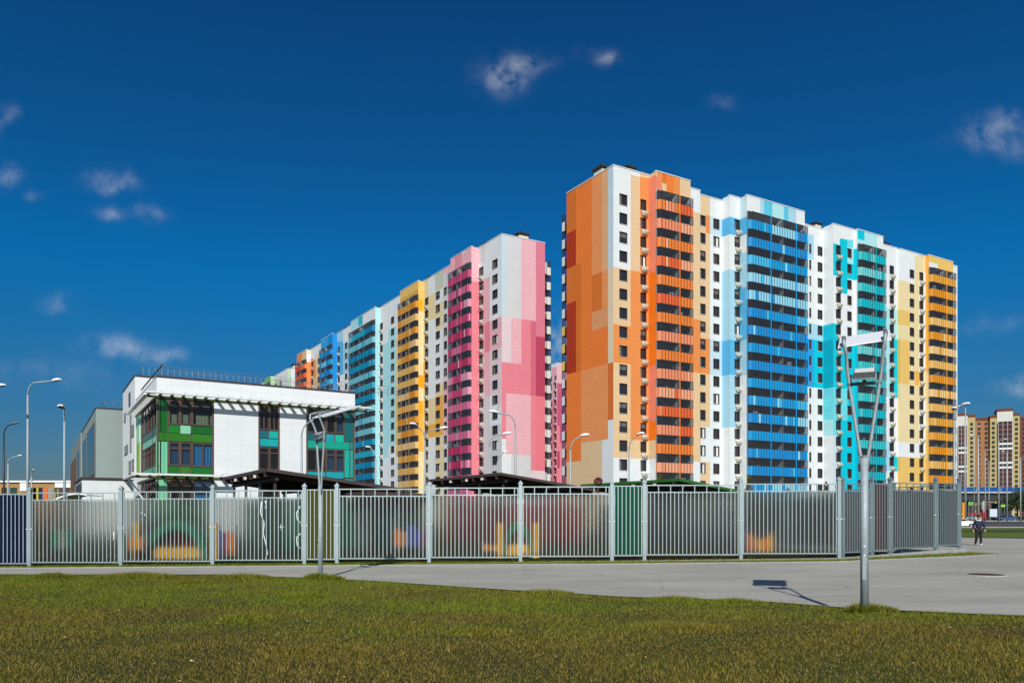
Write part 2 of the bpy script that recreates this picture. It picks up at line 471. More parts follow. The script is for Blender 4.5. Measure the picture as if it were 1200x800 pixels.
            o = inst('windows', m2, s.e, (0, 0, 0)); o['kind'] = 'stuff'
        if s.ac: place_many('air_conditioner_basket', BASKET, s.e, s.ac, 100, 'air_conditioner_baskets')
    def roof_box(s, F, x, y, w, d, h, antenna=False, z=None):
        z = z or s.zc + 3.8
        b = MB(); T = lambda p: Vector(s.loc(F.W(p.x, p.y, p.z)))
        b.box(x, x + w, y, y + d, z, z + h * .8, M_CREAM, T); b.box(x - .25, x + w + .25, y - .25, y + d + .25, z + h * .8 + .12, z + h, M_DARK, T)
        for a in (x + .1, x + w - .2):
            for c in (y + .1, y + d - .2): b.box(a, a + .1, c, c + .1, z + h * .8, z + h * .8 + .12, M_DARK, T)
        if antenna: b.tube([T(Vector((x + w / 2, y + d / 2, z + h))), T(Vector((x + w / 2, y + d / 2, z + h + 2.2)))], .05, M_DARK, 6)
        b.build('roof_vent', s.e)

# ------------------------------------------------------------------ colours
W0 = (236, 242, 244); WB = (205, 228, 238); PE = (236, 204, 160); PEL = (240, 222, 190); OR = (240, 150, 82); ORD = (228, 120, 48)
OD = (228, 122, 44); OB = (250, 134, 56); OL = (248, 158, 96); RD = (186, 60, 22); SAL = (246, 142, 112); BRO = (252, 128, 24)
SK = (92, 188, 236); SKL = (172, 220, 240); CY = (0, 204, 226); CYL = (112, 224, 236); CYP = (180, 234, 240); CYD = (0, 180, 206)
YE = (240, 200, 112); YEL = (240, 222, 172); YO = (250, 184, 76); PK = (243, 140, 154); PKL = (246, 188, 196); PKD = (200, 74, 102); GW = (222, 222, 222); PW = (238, 216, 220)

# ------------------------------------------------------------------ TOWER 1 (right, orange end)
R = Tower('apartment_tower', 'tallest apartment block on the right with an orange patchwork end wall', 718.75, 117.0, 'colourful apartment towers')
endR = [
 (655, 675, [(OD, 273.7), (RD, 307), (OD, 356), (RD, 441), (OB, 542), (PE, 620)]),
 (675, 681, [(OB, 302.5), (OD, 438), (OB, 541), (PE, 620)]),
 (681, 693.5, [(OB, 432), (OL, 520), (PE, 620)]),
 (693.5, 705.5, [(OL, 323.5), (OD, 357.5), ((236, 164, 112), 378), (OB, 430), (OL, 518), (PE, 620)]),
 (705.5, 712.5, [((238, 182, 132), 320), (OL, 357), ((236, 164, 112), 374), (OB, 428), (OL, 517), (W0, 620)]),
 (712.5, 725, [(WB, 315), (PEL, 425), (ORD, 483), (W0, 620)])]
R.facade(T2, [(664, 718.75, 0, 53.3)], endR, [], [], wname='end_wall')
rowsR = range(17)
R.windows_spec = [(730.5, 9.3, 1.65, rowsR, False), (754, 7, 1.65, rowsR, True), (823.5, 6.8, 1.65, rowsR, False), (839.5, 7.2, 1.65, rowsR, False), (864, 6.6, 1.65, rowsR, True),
 (949.5, 2.4, 1.65, rowsR, False), (961, 5.8, 1.65, rowsR, False), (982.5, 5.8, 1.65, rowsR, True), (995.5, 5.2, 1.65, rowsR, False),
 (1045, 5.2, 1.65, rowsR, True), (1068.7, 5.3, 1.65, rowsR, False), (1079.7, 4.8, 1.65, rowsR, True)]
longR = [
 (718.75, 739, [(W0, 315), (PE, 372), (OR, 427), (PE, 538), (W0, 620)]),
 (739, 750, [(W0, 206), (PE, 318), (OR, 517), (PE, 539), (W0, 620)]),
 (750, 761, [(PE, 208), (OR, 517), (PE, 539), (W0, 620)]),
 (761, 770, [(PE, 207), (SAL, 320), (BRO, 355), (SAL, 372), (BRO, 427), (SAL, 490), (BRO, 517), (PE, 539), (W0, 620)]),
 (770, 776, [(OR, 209), (SAL, 620)]), (776, 781, [(ORD, 215), (PE, 620)]), (781, 790, [((244, 132, 56), 620)]), (790, 797, [(OR, 620)]), (797, 809.5, [(PE, 620)]),
 (809.5, 821, [(W0, 252), (PE, 300), (PE, 370), (OR, 440), (PE, 538), (W0, 620)]),
 (821, 827, [(PE, 391), (OR, 440), (PE, 492), (W0, 544), (PE, 620)]),
 (827, 832, [(PE, 256), (OR, 269), (PE, 391), (OR, 440), (PE, 492), (W0, 544), (PE, 620)]),
 (832, 846, [(W0, 260), (WB, 280), (W0, 390), (WB, 443), (W0, 620)]),
 (846, 860, [(W0, 258), (SK, 280), (W0, 310), (SKL, 392), (SK, 442), (SKL, 494), (W0, 620)]),
 (860, 868, [(W0, 260), (SK, 281), (W0, 310), (SKL, 392), (SK, 443), (SKL, 494), (W0, 620)]),
 (868, 875, [(WB, 262), (SK, 282), (W0, 300), (SKL, 340), (SK, 395), (SKL, 440), (W0, 620)]),
 (875, 891, [(W0, 620)]), (891, 895.5, [(SKL, 620)]), (895.5, 905, [((96, 204, 232), 620)]), (905, 918.5, [(CYP, 620)]), (918.5, 924, [((100, 204, 230), 620)]), (924, 933, [(SKL, 620)]), (933, 943, [(W0, 620)]),
 (943, 946, [(W0, 276), (CYP, 375), (W0, 395), ((48, 164, 232), 457), (W0, 540), (SKL, 620)]),
 (946, 953.5, [(W0, 275), (SKL, 300), (W0, 372), (SKL, 395), ((48, 164, 232), 457), (W0, 490), (W0, 620)]),
 (953.5, 964.5, [(W0, 385), (SKL, 396), (CY, 449), (W0, 620)]),
 (964.5, 976, [(W0, 377), (CYP, 385), (CY, 395), (CYD, 450), (CYL, 487), (CYP, 515), (W0, 620)]),
 (976, 984, [(W0, 285), (CY, 330), (W0, 384), (CY, 450), (CYL, 515), (WB, 620)]),
 (984, 993, [(W0, 280), (CY, 343), (W0, 395), (CY, 450), (CYL, 487), (CY, 620)]),
 (993, 1000, [(W0, 281), (CYL, 298), (CYP, 312), (CY, 336), (W0, 399), (CY, 620)]),
 (1000, 1005, [(W0, 290), (CY, 336), (W0, 400), (CY, 620)]),
 (1005, 1013, [(CY, 281), (CYP, 293), (CY, 620)]), (1013, 1020, [(CYP, 296), (CY, 620)]), (1020, 1028, [(CYP, 620)]), (1028, 1037, [(W0, 620)]),
 (1037, 1044, [(W0, 360), (CYP, 470), (W0, 520), (SKL, 560), (W0, 620)]), (1044, 1052, [(W0, 365), (CYP, 398), (CY, 460), (W0, 535), (CY, 560), (W0, 620)]),
 (1052, 1066, [(W0, 328), (YEL, 361), (YE, 378), (YEL, 403), (YE, 453), (YEL, 513), (W0, 531), (YE, 620)]),
 (1066, 1072, [(W0, 328), (YEL, 403), (YEL, 513), (W0, 531), (YE, 620)]),
 (1072, 1077, [(W0, 300), (YEL, 403), (YEL, 430), (YO, 455), (YEL, 513), (W0, 531), (YE, 620)]),
 (1077, 1084.5, [(YEL, 326), (W0, 430), (YEL, 470), (W0, 534), (YE, 620)]),
 (1084.5, 1088.5, [(YO, 440), (YEL, 500), (YE, 620)]),
 (1088.5, 1099, [(YE, 308), (W0, 319), (W0, 620)]), (1099, 1117, [(YE, 620)]), (1117, 1123, [(W0, 620)])]
palO = [(244, 134, 54), (246, 150, 110), (238, 104, 52), (248, 172, 134)]
palB = [(20, 160, 226), (70, 192, 240), (24, 148, 222), (150, 218, 244)]
palT = [(18, 178, 196), (60, 204, 208), (120, 216, 220), (20, 190, 206)]
palY = [(240, 172, 64), (246, 196, 110), (238, 156, 36), (250, 212, 146)]
palM = [(208, 78, 122), (228, 120, 158), (242, 166, 188), (196, 56, 102)]
palC = [(0, 158, 204), (40, 184, 214), (130, 212, 226), (0, 140, 190)]
palR2 = [(236, 100, 60), (246, 140, 70), (232, 90, 50)]
segR = [(718.75, 760, 0, 53.3), (770, 809, 1.7, 53.3, palO, range(16), True), (810, 820.5, 0, 53.2), (820.5, 847, 0, 52.6), (855, 867, 1.5, 53.0),
        (875, 943, 3.0, 53.0, palB, range(16), True), (943, 965, 0, 52.6), (976, 1002, 2.0, 53.0), (1005, 1035, 2.5, 53.0, palT, range(16), False), (1037, 1052, 0, 53.0),
        (1055, 1084.5, .5, 52.8), (1088.5, 1117, 1.2, 52.8, palY, range(16), True), (1117, 1122, 0, 52.8)]
xbR, FR = R.facade(T1, segR, longR, R.windows_spec, [], wname='long_wall')
FRe = Fac(R.C.xy, T2)
depthR = -FRe.X(664)
R.finish(xbR[-1], depthR)
Fb = Fac(FR.W(0, depthR).xy, T1 + pi)
for r in range(16):
    c = [(230, 235, 238)] if r < 6 or r > 8 else [(240, 206, 90)]
    balcony(R.e, R.loc(Fb.W(-3.25, 0, R.zc - ST * r - 1.0)), T1 + pi, 3.2, c, 1, 1.4)
R.roof_box(FR, .5, 3.4, 1.8, 2.0, 2.4)
R.roof_box(FR, 3.4, .8, 1.3, 1.4, 2.0)
R.roof_box(FR, 46, .8, 1.5, 1.2, 1.6); R.roof_box(FR, 66, .8, 1.2, 1.0, 1.5, True)

# ------------------------------------------------------------------ TOWER 2 (left, pink end)
L = Tower('apartment_tower', 'long apartment block left of centre with a pink patchwork end wall and magenta balconies', 588, 145.7, 'colourful apartment towers')
endL = [
 (588, 593, [(WB, 372), (PW, 418), (PK, 508), (W0, 620)]),
 (593, 599, [(GW, 371), (PW, 410), (PW, 418), (PK, 462), (PKL, 533), (W0, 620)]),
 (599, 611, [(GW, 365), (PKL, 418), (PK, 462), (PKL, 533), (GW, 620)]),
 (611, 622, [(PKL, 367), (PK, 463), (PKL, 534), (GW, 620)]),
 (622, 628, [(PKL, 368), ((224, 112, 138), 464), (PK, 552), (PW, 620)]),
 (628, 640, [((234, 132, 152), 395), (PKD, 465), ((246, 132, 144), 552), (PW, 620)])]
xe, FLe = L.facade(T1, [(588, 638.6, 0, 53.4)], endL, [], [], wname='end_wall')
rowsL = range(17)
winL = [(580, 6.2, 1.65, rowsL, False), (564, 5.2, 1.65, rowsL, True), (522, 3.6, 1.65, rowsL, False), (513, 4.8, 1.65, rowsL, False), (500, 4.2, 1.65, rowsL, True),
        (467.6, 2.4, 1.65, rowsL, False), (460, 3.8, 1.65, rowsL, False), (447, 3.4, 1.65, rowsL, True), (405.6, 2.8, 1.65, rowsL, False), (397, 2.4, 1.65, rowsL, True),
        (373.4, 2.4, 1.65, rowsL, False), (366, 2.2, 1.65, rowsL, True)]
longL = [
 (574, 588, [(W0, 377), (PKL, 411), (PW, 470), (W0, 500), (GW, 620)]),
 (568, 574, [(W0, 324), (PKL, 376), (PK, 410), (PKL, 464), (GW, 620)]),
 (561, 568, [(GW, 308), (W0, 324), (PKL, 440), (PW, 620)]),
 (552.6, 561, [(PKL, 329), (PK, 620)]),
 (545, 552.6, [(PKL, 620)]), (541, 545, [(W0, 297), (PKL, 620)]), (533, 541, [((240, 154, 170), 620)]), (528, 533, [(PKL, 620)]),
 (519, 528, [(PKL, 320), (GW, 450), (PKL, 505), (GW, 620)]),
 (510, 519, [((208, 212, 190), 340), (W0, 356), (YEL, 380), (W0, 455), (YEL, 470), (YO, 512), (YEL, 620)]),
 (502, 510, [(W0, 352), (YEL, 380), (W0, 470), (YEL, 500), (YO, 512), (W0, 620)]),
 (496, 502, [(YEL, 430), (YO, 455), (YEL, 620)]),
 (490, 496, [(YE, 347), ((255, 184, 34), 370), (YEL, 440), ((255, 176, 28), 458), (YEL, 470), ((255, 176, 28), 490), (YO, 536), (YEL, 620)]),
 (469, 490, [(YE, 345), ((228, 176, 84), 620)]),
 (464, 469, [(W0, 395), (YEL, 470), (YE, 530), (W0, 620)]),
 (455, 464, [(W0, 388), (CYP, 520), (W0, 620)]), (449, 455, [(W0, 400), (CYP, 530), (W0, 560)]),
 (444, 449, [(W0, 620)]), (441, 444, [(CYP, 620)]),
 (425, 441, [(W0, 620)]), (420, 425, [((40, 190, 214), 381), (CYP, 620)]), (411, 420, [(CYP, 385), (W0, 620)]),
 (402, 411, [(W0, 400), (SKL, 440), (W0, 480), (SK, 620)]), (395, 402, [(SKL, 400), (SK, 440), (W0, 620)]),
 (390, 395, [((20, 150, 226), 620)]), (384, 390, [((30, 150, 226), 620)]), (376, 384, [((60, 170, 232), 620)]),
 (370, 376, [(W0, 415), (PEL, 430), (PE, 620)]), (364, 370, [(W0, 420), (OR, 440), (PE, 620)]), (360, 364, [(PEL, 415), (W0, 425), (OR, 620)]),
 (354, 360, [(PE, 620)]), (347, 354, [(OR, 620)])]
zL = 53.4
segL = [(348, 360, 1.2, zL, palR2, range(14), False), (363.6, 376.4, 0, zL), (376.4, 390, 1.2, zL, palB, range(14), False), (394.6, 411, 0, zL),
        (411, 441, 1.2, zL, palC, range(16), False), (445, 469, 0, zL), (469, 490.5, 1.2, zL, palY, range(16), False), (496, 528, 0, zL),
        (528, 552.6, 1.6, zL, palM, range(16), False), (561, 588, 0, zL)]
xbL, FL = L.facade(T2, segL, longL, winL, [], wname='long_wall')
L.finish(xe[-1], -xbL[0], (226, 214, 216))
Fb = Fac(FLe.W(xe[-1], 0).xy, T1 + pi / 2)
for r in range(16): balcony(L.e, L.loc(Fb.W(.2, 0, L.zc - ST * r - 1.0)), T1 + pi / 2, 3.0, [(236, 236, 226)], -1, 1.5)
L.roof_box(FLe, 4.2, .7, 2.0, 1.5, 2.4, True); L.roof_box(FLe, .7, 7, 1.2, 1.2, 1.8)
L.roof_box(FLe, .7, 32, 1.4, 1.4, 1.8); L.roof_box(FLe, .7, 60, 1.4, 1.4, 1.8, True); L.roof_box(FLe, .7, 86, 1.4, 1.4, 1.8)

# ------------------------------------------------------------------ background towers seen in the gaps
Mt = Tower('apartment_tower', 'mauve pink apartment block glimpsed in the gap between the two big towers', 652.5, 262, 'colourful apartment towers', 47.6)
colM = [(640, 646.5, [(WB, 440), (PKL, 620)]), (646.5, 653, [(W0, 430), (PKL, 470), (PK, 620)]), (653, 656, [(W0, 426), (PKL, 446), ((206, 96, 130), 500), (PK, 530), (PKD, 549), (PK, 620)]), (656, 700, [(W0, 428), (PKL, 450), ((206, 96, 130), 516), (PK, 620)])]
Mt.facade(T2, [(632, 652.5, 0, 52.4)], colM, [(645.5, 2.2, 1.65, range(17), False), (651, 1.8, 1.65, range(17), True), (640, 2, 1.65, range(17), False)], [], wname='long_wall')
xm, FM = Mt.facade(T1, [(652.5, 690, 0, 52.4)], colM, [], [], wname='end_wall')
Mt.finish(xm[-1], 30, (226, 190, 196))
Gt = Tower('apartment_tower', 'pale green and white apartment block farthest left beyond the school roof', 337, 272, 'colourful apartment towers', 48.6)
GN = (110, 208, 86); GNL = (196, 226, 190)
colG = [(280, 303, [((236, 210, 170), 620)]), (303, 310, [(W0, 620)]), (310, 317, [(GN, 620)]), (317, 322, [(GNL, 620)]), (322, 328, [(W0, 445), (GNL, 620)]), (328, 337, [(W0, 620)]), (337, 341, [(GNL, 620)]), (341, 346, [(W0, 620)]), (346, 400, [(GNL, 620)])]
xg, FG = Gt.facade(T2, [(300, 310, 0, 52.4), (310, 317, 1.2, 52.4, [(120, 210, 90), (220, 232, 216)], range(12), False), (321, 337, 0, 52.4)], colG, [(323, 1.8, 1.65, range(10), True), (329, 2.0, 1.65, range(10), False), (305, 1.6, 1.65, range(10), False)], [], wname='long_wall')
xg2, FG2 = Gt.facade(T1, [(337, 372, 0, 52.4)], colG, [], [], wname='end_wall')
Gt.finish(xg2[-1], -xg[0], (225, 226, 214))
Gt.roof_box(FG2, 3, 3, 4, 3, 2.5)
# farther block whose pale end shows left of the green one
Ft = Tower('apartment_tower', 'tiny cream and peach block end at the far left of the tower row', 303, 345, 'colourful apartment towers', 48.0)
xf, FF = Ft.facade(T2, [(289, 303, 0, 52)], [(280, 296, [((238, 206, 160), 620)]), (296, 303, [(W0, 620)])], [(294, 1.5, 1.65, range(8), False), (299, 1.5, 1.65, range(8), False)], [], wname='long_wall')
Ft.finish(18, -xf[0], (228, 214, 196))

# brick and yellow tower blocks far right behind the overpass
def far_block(px0, D, name_label, ztop, cols):
    """cols: (px0, px1, kind, inset, extra height)"""
    C = at(px0, D); e = thing('brick_tower', name_label, 'building', C, 0, 'brick tower blocks behind the overpass')
    F = Fac(C.xy, radians(-26)); wins = []
    loc = lambda P: Vector((P.x - C.x, P.y - C.y, P.z))
    for (a, b_, kind, inset, ex) in cols:
        xa, xb_ = F.X(a, -inset), F.X(b_, -inset); mb = MB()
        colr = {'w': (216, 216, 208), 'y': (190, 174, 116), 'o': (166, 116, 74), 'b': (112, 66, 52)}[kind]
        T = lambda p: loc(F.W(p.x, p.y, p.z))
        mb.box(xa, xb_, inset, 16, 0, ztop + ex, clad(*colr), T)
        mb.box(xa - .2, xb_ + .2, inset - .3, 16.2, ztop + ex + .003, ztop + ex + 1.6, clad(112, 58, 44), T)
        mb.build('wall', e)
        W_ = xb_ - xa
        if kind == 'w':
            bm_ = MB()
            for r in range(23):
                z = ztop - 7.2 - 2.9 * r
                if z < 3: break
                white = r in (4, 5, 8, 9) or r > 18
                bm_.box(xa + .4, xb_ - .4, inset - 1.2, inset - .003, z, z + 1.2, clad(232, 234, 228) if white else clad(120, 66, 62), T)
                bm_.box(xa + .5, xb_ - .5, inset - 1.1, inset - .003, z + 1.202, z + 2.75, M_GLASS, T)
                for q in range(4): bm_.box(xa + .4 + q * (W_ - .9) / 3, xa + .6 + q * (W_ - .9) / 3, inset - 1.25, inset - 1.205, z, z + 2.9, clad(210, 205, 200), T)
            bm_.build('balcony_stack', e)
        else:
            n = max(1, int(W_ / 3.6))
            for c in range(n):
                for r in range(22):
                    z = ztop - 3.4 - 2.9 * r
                    if z < 3: break
                    wins.append((tuple(loc(F.W(xa + (c + .5) * W_ / n, inset - .25, z))), radians(-26)))
    place_many('window', wmesh(1.5, 1.6)[0], e, wins, 100, 'windows')
    return e
far_block(1112, 500, 'brick and yellow tower block with white balconies beside the yellow end of the big tower', 63, [(1112, 1122, 'b', 3, 0), (1122, 1134, 'w', 0, 2), (1134.2, 1143, 'y', 1, 1), (1143.2, 1160, 'o', 4, -1), (1160.2, 1168, 'y', 2, 0)])
far_block(1168.5, 492, 'brick and yellow tower block cut off by the right edge of the photo', 65, [(1168.5, 1187, 'w', 0, 2), (1187.2, 1195, 'y', 1, -1), (1195.2, 1215, 'b', 3, -3), (1215.2, 1228, 'w', 0, 0)])

# ------------------------------------------------------------------ SCHOOL
SC = at(183.5, 70)
school = thing('school', 'white panelled school with green and teal glazed bays, brown frames and slatted sunshades', 'school', SC)
def SL(P): return Vector((P.x - SC.x, P.y - SC.y, P.z))
FS = Fac(SC.xy, T1); FS2 = Fac(SC.xy, T2)
SW = clad(238, 242, 244)
def mk_white():
    m = MATS.get('school_panel')
    if m: return m
    m = clad(239, 243, 245).copy(); m.name = 'school_panel'; MATS['school_panel'] = m
    return m
SP = mk_white()
XW = FS.X(416); DEP = -FS2.X(159)
def srect(F, r, sc, off):
    x0, y0, x1, y1 = r; a = off[0] + x0 / sc; b = off[0] + x1 / sc; ya = off[1] + y0 / sc; yb = off[1] + y1 / sc
    pm = (a + b) / 2; xm = F.X(pm); D = F.D(xm)
    return F.X(a), F.X(b), zat(yb, D), zat(ya, D)
def school_window(F, ang, x0, x1, z0, z1, curtain=None, transom=.28, mull=1, name='window', frm=None):
    frm = frm or M_BROWN
    b = MB(); d = .12; T = lambda p: SL(F.W(p.x, p.y, p.z)); t = .11
    b.box(x0, x0 + t, d - .10, d, z0, z1, frm, T); b.box(x1 - t, x1, d - .10, d, z0, z1, frm, T)
    b.box(x0 + t, x1 - t, d - .10, d, z0, z0 + t, frm, T); b.box(x0 + t, x1 - t, d - .10, d, z1 - t, z1, frm, T)
    for k in range(1, mull + 1):
        xm = x0 + (x1 - x0) * k / (mull + 1); b.box(xm - .05, xm + .05, d - .097, d, z0 + t, z1 - t, frm, T)
    if transom:
        zt = z1 - (z1 - z0) * transom; b.box(x0 + t, x1 - t, d - .094, d, zt - .05, zt + .05, frm, T)
    o = b.build(name, school)
    p = MB(); p.quad([T(Vector(q)) for q in ((x0, d + .01, z0), (x1, d + .01, z0), (x1, d + .01, z1), (x0, d + .01, z1))], M_SCHG)
    p.build('pane', o)
    if curtain:
        c = MB(); n = 14
        za = z0 + .05; zb = z0 + (z1 - z0) * (.42 if curtain[1] else .97)
        for k in range(n):
            xa = x0 + (x1 - x0) * k / n; xb_ = x0 + (x1 - x0) * (k + 1) / n
            ya = d + .1 + .05 * (k % 2); yb = d + .1 + .05 * ((k + 1) % 2)
            if curtain[1] and k in (1, 2, n - 3): continue
            c.quad([T(Vector(q)) for q in ((xa, ya, za), (xb_, yb, za), (xb_, yb, zb), (xa, ya, zb))], curtain[0])
        c.build('curtain', o)
    return o
M_SCHG = glassy('school_glass', (.018, .018, .02, 1), .55, .03)
M_CB = mat('curtain_blue', rgb(40, 170, 235, 1.0), .8); M_CG = mat('blind_pale_green', rgb(196, 214, 168), .8); M_CW = mat('curtain_dark_blue', rgb(40, 120, 170), .8)
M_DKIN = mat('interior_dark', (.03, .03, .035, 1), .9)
# (rect, kind, colour) kind: w window / p spandrel panel ; scale and origin of the zoom crop
A_ = (5.333, (140, 430)); B_ = (5.333, (300, 430))
front = [
 (A_, (235, 202, 258, 408), 'p', (0, 96, 14)), (A_, (262, 202, 305, 408), 'p', (0, 104, 6)),
 (A_, (308, 205, 378, 358), 'w', (M_CG, 1), 1), (A_, (380, 205, 450, 358), 'w', (M_CG, 1), 1), (A_, (453, 205, 588, 366), 'w', (M_CG, 1), 1),
 (A_, (308, 362, 378, 410), 'p', (0, 132, 12)), (A_, (380, 365, 450, 415), 'p', (142, 216, 178)), (A_, (453, 371, 588, 416), 'p', (0, 100, 16)),
 (A_, (235, 413, 450, 462), 'p', (44, 116, 8)), (A_, (453, 420, 588, 470), 'p', (48, 122, 14)),
 (A_, (228, 464, 255, 615), 'p', (124, 212, 164)), (A_, (228, 619, 255, 665), 'p', (124, 212, 164)), (A_, (262, 465, 303, 667), 'p', (120, 208, 162)),
 (A_, (308, 468, 378, 616), 'w', (M_CW, 0), 1), (A_, (380, 470, 450, 618), 'w', (M_CW, 0), 1), (A_, (453, 474, 588, 624), 'w', (M_CB, 0), 0),
 (A_, (308, 620, 378, 666), 'p', (0, 112, 20)), (A_, (380, 622, 450, 668), 'p', (52, 122, 22)), (A_, (453, 628, 588, 670), 'p', (0, 112, 30)),
 (A_, (228, 690, 303, 930), 'p', (124, 212, 164)), (A_, (308, 700, 378, 860), 'w', None, 1), (A_, (380, 700, 450, 860), 'w', None, 1), (A_, (453, 700, 588, 865), 'w', (M_CB, 0), 1),
 (A_, (308, 864, 450, 940), 'p', (0, 112, 20)), (A_, (453, 869, 588, 940), 'p', (60, 130, 30)),
 (A_, (872, 240, 935, 392), 'w', None, 0), (A_, (937, 240, 998, 396), 'w', None, 0),
 (A_, (874, 397, 932, 442), 'p', (0, 108, 120)), (A_, (935, 400, 996, 445), 'p', (0, 178, 168)), (A_, (874, 448, 996, 494), 'p', (0, 172, 178)),
 (A_, (872, 499, 935, 640), 'w', None, 1), (A_, (937, 500, 998, 645), 'w', None, 1),
 (A_, (872, 644, 998, 720), 'p', (0, 150, 150)), (A_, (872, 724, 998, 900), 'w', None, 1),
 (B_, (318, 262, 436, 410), 'w', None, 1), (B_, (440, 272, 496, 412), 'w', None, 1), (B_, (498, 275, 550, 414), 'w', (M_CW, 0), 1), (B_, (554, 285, 615, 466), 'p', (0, 104, 106)),
 (B_, (318, 414, 437, 458), 'p', (0, 100, 112)), (B_, (440, 420, 493, 464), 'p', (0, 164, 178)), (B_, (496, 424, 550, 466), 'p', (0, 190, 160)),
 (B_, (318, 463, 588, 510), 'p', (0, 166, 142)), (B_, (590, 470, 615, 512), 'p', (0, 150, 140)),
 (B_, (318, 513, 437, 650), 'w', None, 0), (B_, (440, 515, 496, 650), 'w', (M_CW, 0), 1), (B_, (498, 517, 551, 652), 'w', (M_CW, 0), 1),
 (B_, (554, 518, 586, 690), 'p', (0, 180, 164)), (B_, (590, 518, 615, 690), 'p', (0, 176, 160)),
 (B_, (318, 654, 437, 692), 'p', (0, 170, 180)), (B_, (440, 654, 551, 694), 'p', (0, 164, 178)),
 (B_, (318, 712, 437, 880), 'w', None, 1), (B_, (440, 712, 551, 880), 'w', None, 1), (B_, (554, 700, 615, 900), 'p', (0, 170, 160))]
blocks = [(183.5, 250.6), (303, 327.6), (359, 416)]
def bx_(p): return FS.X(p)
bxs = [(0.0, bx_(250.9)), (bx_(302.7), bx_(327.9)), (bx_(358.8), XW - .05)]
ZR, ZL_ = 13.95, 12.25
w = MB(); T = lambda p: SL(FS.W(p.x, p.y, p.z))
def pan(mb, F, x0, x1, z0, z1, y=0.0, m=None):
    mb.quad([SL(F.W(x0, y, z0)), SL(F.W(x1, y, z0)), SL(F.W(x1, y, z1)), SL(F.W(x0, y, z1))], m or SP, [(x0, z0), (x1, z0), (x1, z1), (x0, z1)])
pan(w, FS, 0, XW, ZL_, ZR)
prev = None
for k in range(len(bxs)):
    if prev is not None: pan(w, FS, prev, bxs[k][0], 0, ZL_)
    prev = bxs[k][1]
for a, b_ in bxs:  # recessed dark lining behind each glazed bay and its reveals
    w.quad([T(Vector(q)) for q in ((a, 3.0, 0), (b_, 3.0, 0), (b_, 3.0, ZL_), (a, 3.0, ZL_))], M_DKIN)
    for zf in (0.6, 4.7, 8.3, ZL_ - .02):
        w.quad([T(Vector(q)) for q in ((a, .15, zf), (b_, .15, zf), (b_, 3.0, zf), (a, 3.0, zf))], mat('interior_floor', (.2, .19, .17, 1), .8))
    if a > 1: w.quad([T(Vector(q)) for q in ((a, 0, 0), (a, 3, 0), (a, 3, ZL_), (a, 0, ZL_))], M_BROWN)
    w.quad([T(Vector(q)) for q in ((b_, 3, 0), (b_, 0, 0), (b_, 0, ZL_), (b_, 3, ZL_))], M_BROWN)
# right end wall, rear, roof
w.quad([T(Vector(q)) for q in ((XW, 0, 0), (XW, DEP, 0), (XW, DEP, ZR), (XW, 0, ZR))], SP, [(0, 0), (DEP, 0), (DEP, ZR), (0, ZR)])
pan(w, FS2, -DEP, 0, ZL_, ZR)
w.build('wall', school)
r_ = MB(); r_.quad([T(Vector(q)) for q in ((.02, .02, ZR - .05), (XW, .02, ZR - .05), (XW, DEP, ZR - .05), (.02, DEP, ZR - .05))], M_ROOF); r_.build('roof', school)
c_ = MB(); c_.box(-.06, XW + .06, -.07, .3, ZR, ZR + .13, mat('coping_brown', (.045, .032, .028, 1), .5), T)
c_.box(-.04, .3, .303, DEP, ZR + .001, ZR + .07, M_WHITE, T); c_.build('coping', school)
# brown grid behind panels (frames) then panels
g_ = MB()
for k, (a, b_) in enumerate(bxs):
    rects = []
    for it in front:
        x0, x1, z0, z1 = srect(FS, it[1], *it[0])
        if a - .3 < (x0 + x1) / 2 < b_ + .3: rects.append((it[2], x0, x1, z0, z1))
    t = .1
    g_.box(a + .003, a + .16, .0, .14, 0, ZL_, M_BROWN, T); g_.box(b_ - .16, b_ - .003, .0, .14, 0, ZL_, M_BROWN, T)
    xsd = sorted({round(r[1], 1) for r in rects if r[1] > a + .4})
    zsd = sorted({round(r[4] + .06, 1) for r in rects})
    for kd, x0, x1, z0, z1 in rects:
        g_.box(max(x0 - .07, a + .16), min(x1 + .07, b_ - .16), .125, .14, z1 + .0, z1 + .14, M_BROWN, T)
        g_.box(max(x0 - .07, a + .16), min(x1 + .07, b_ - .16), .128, .143, z0 - .1, z0 - .0, M_BROWN, T)
        if x0 > a + .4: g_.box(x0 - .11, x0 - .002, .02, .137, z0 - .1, z1 + .1, M_BROWN, T)
g_.build('glazing_frame', school)
for it in front:
    x0, x1, z0, z1 = srect(FS, it[1], *it[0]); z0 = max(z0, .3)
    if it[2] == 'p':
        b = MB(); gm = mat('spandrel_%d_%d_%d' % it[3], rgb(*it[3]), .25, spec=.5, coat=.3, noise=.05, nscale=.6)
        b.box(x0 + .0, x1 - .02, .04, .12, z0, z1, gm, T); b.build('spandrel_panel', school)
    else: school_window(FS, T1, x0, x1, z0, z1, it[3], .26 if it[4] else 0, 0 if (x1 - x0) < 3.2 and it[4] == 1 else 1)
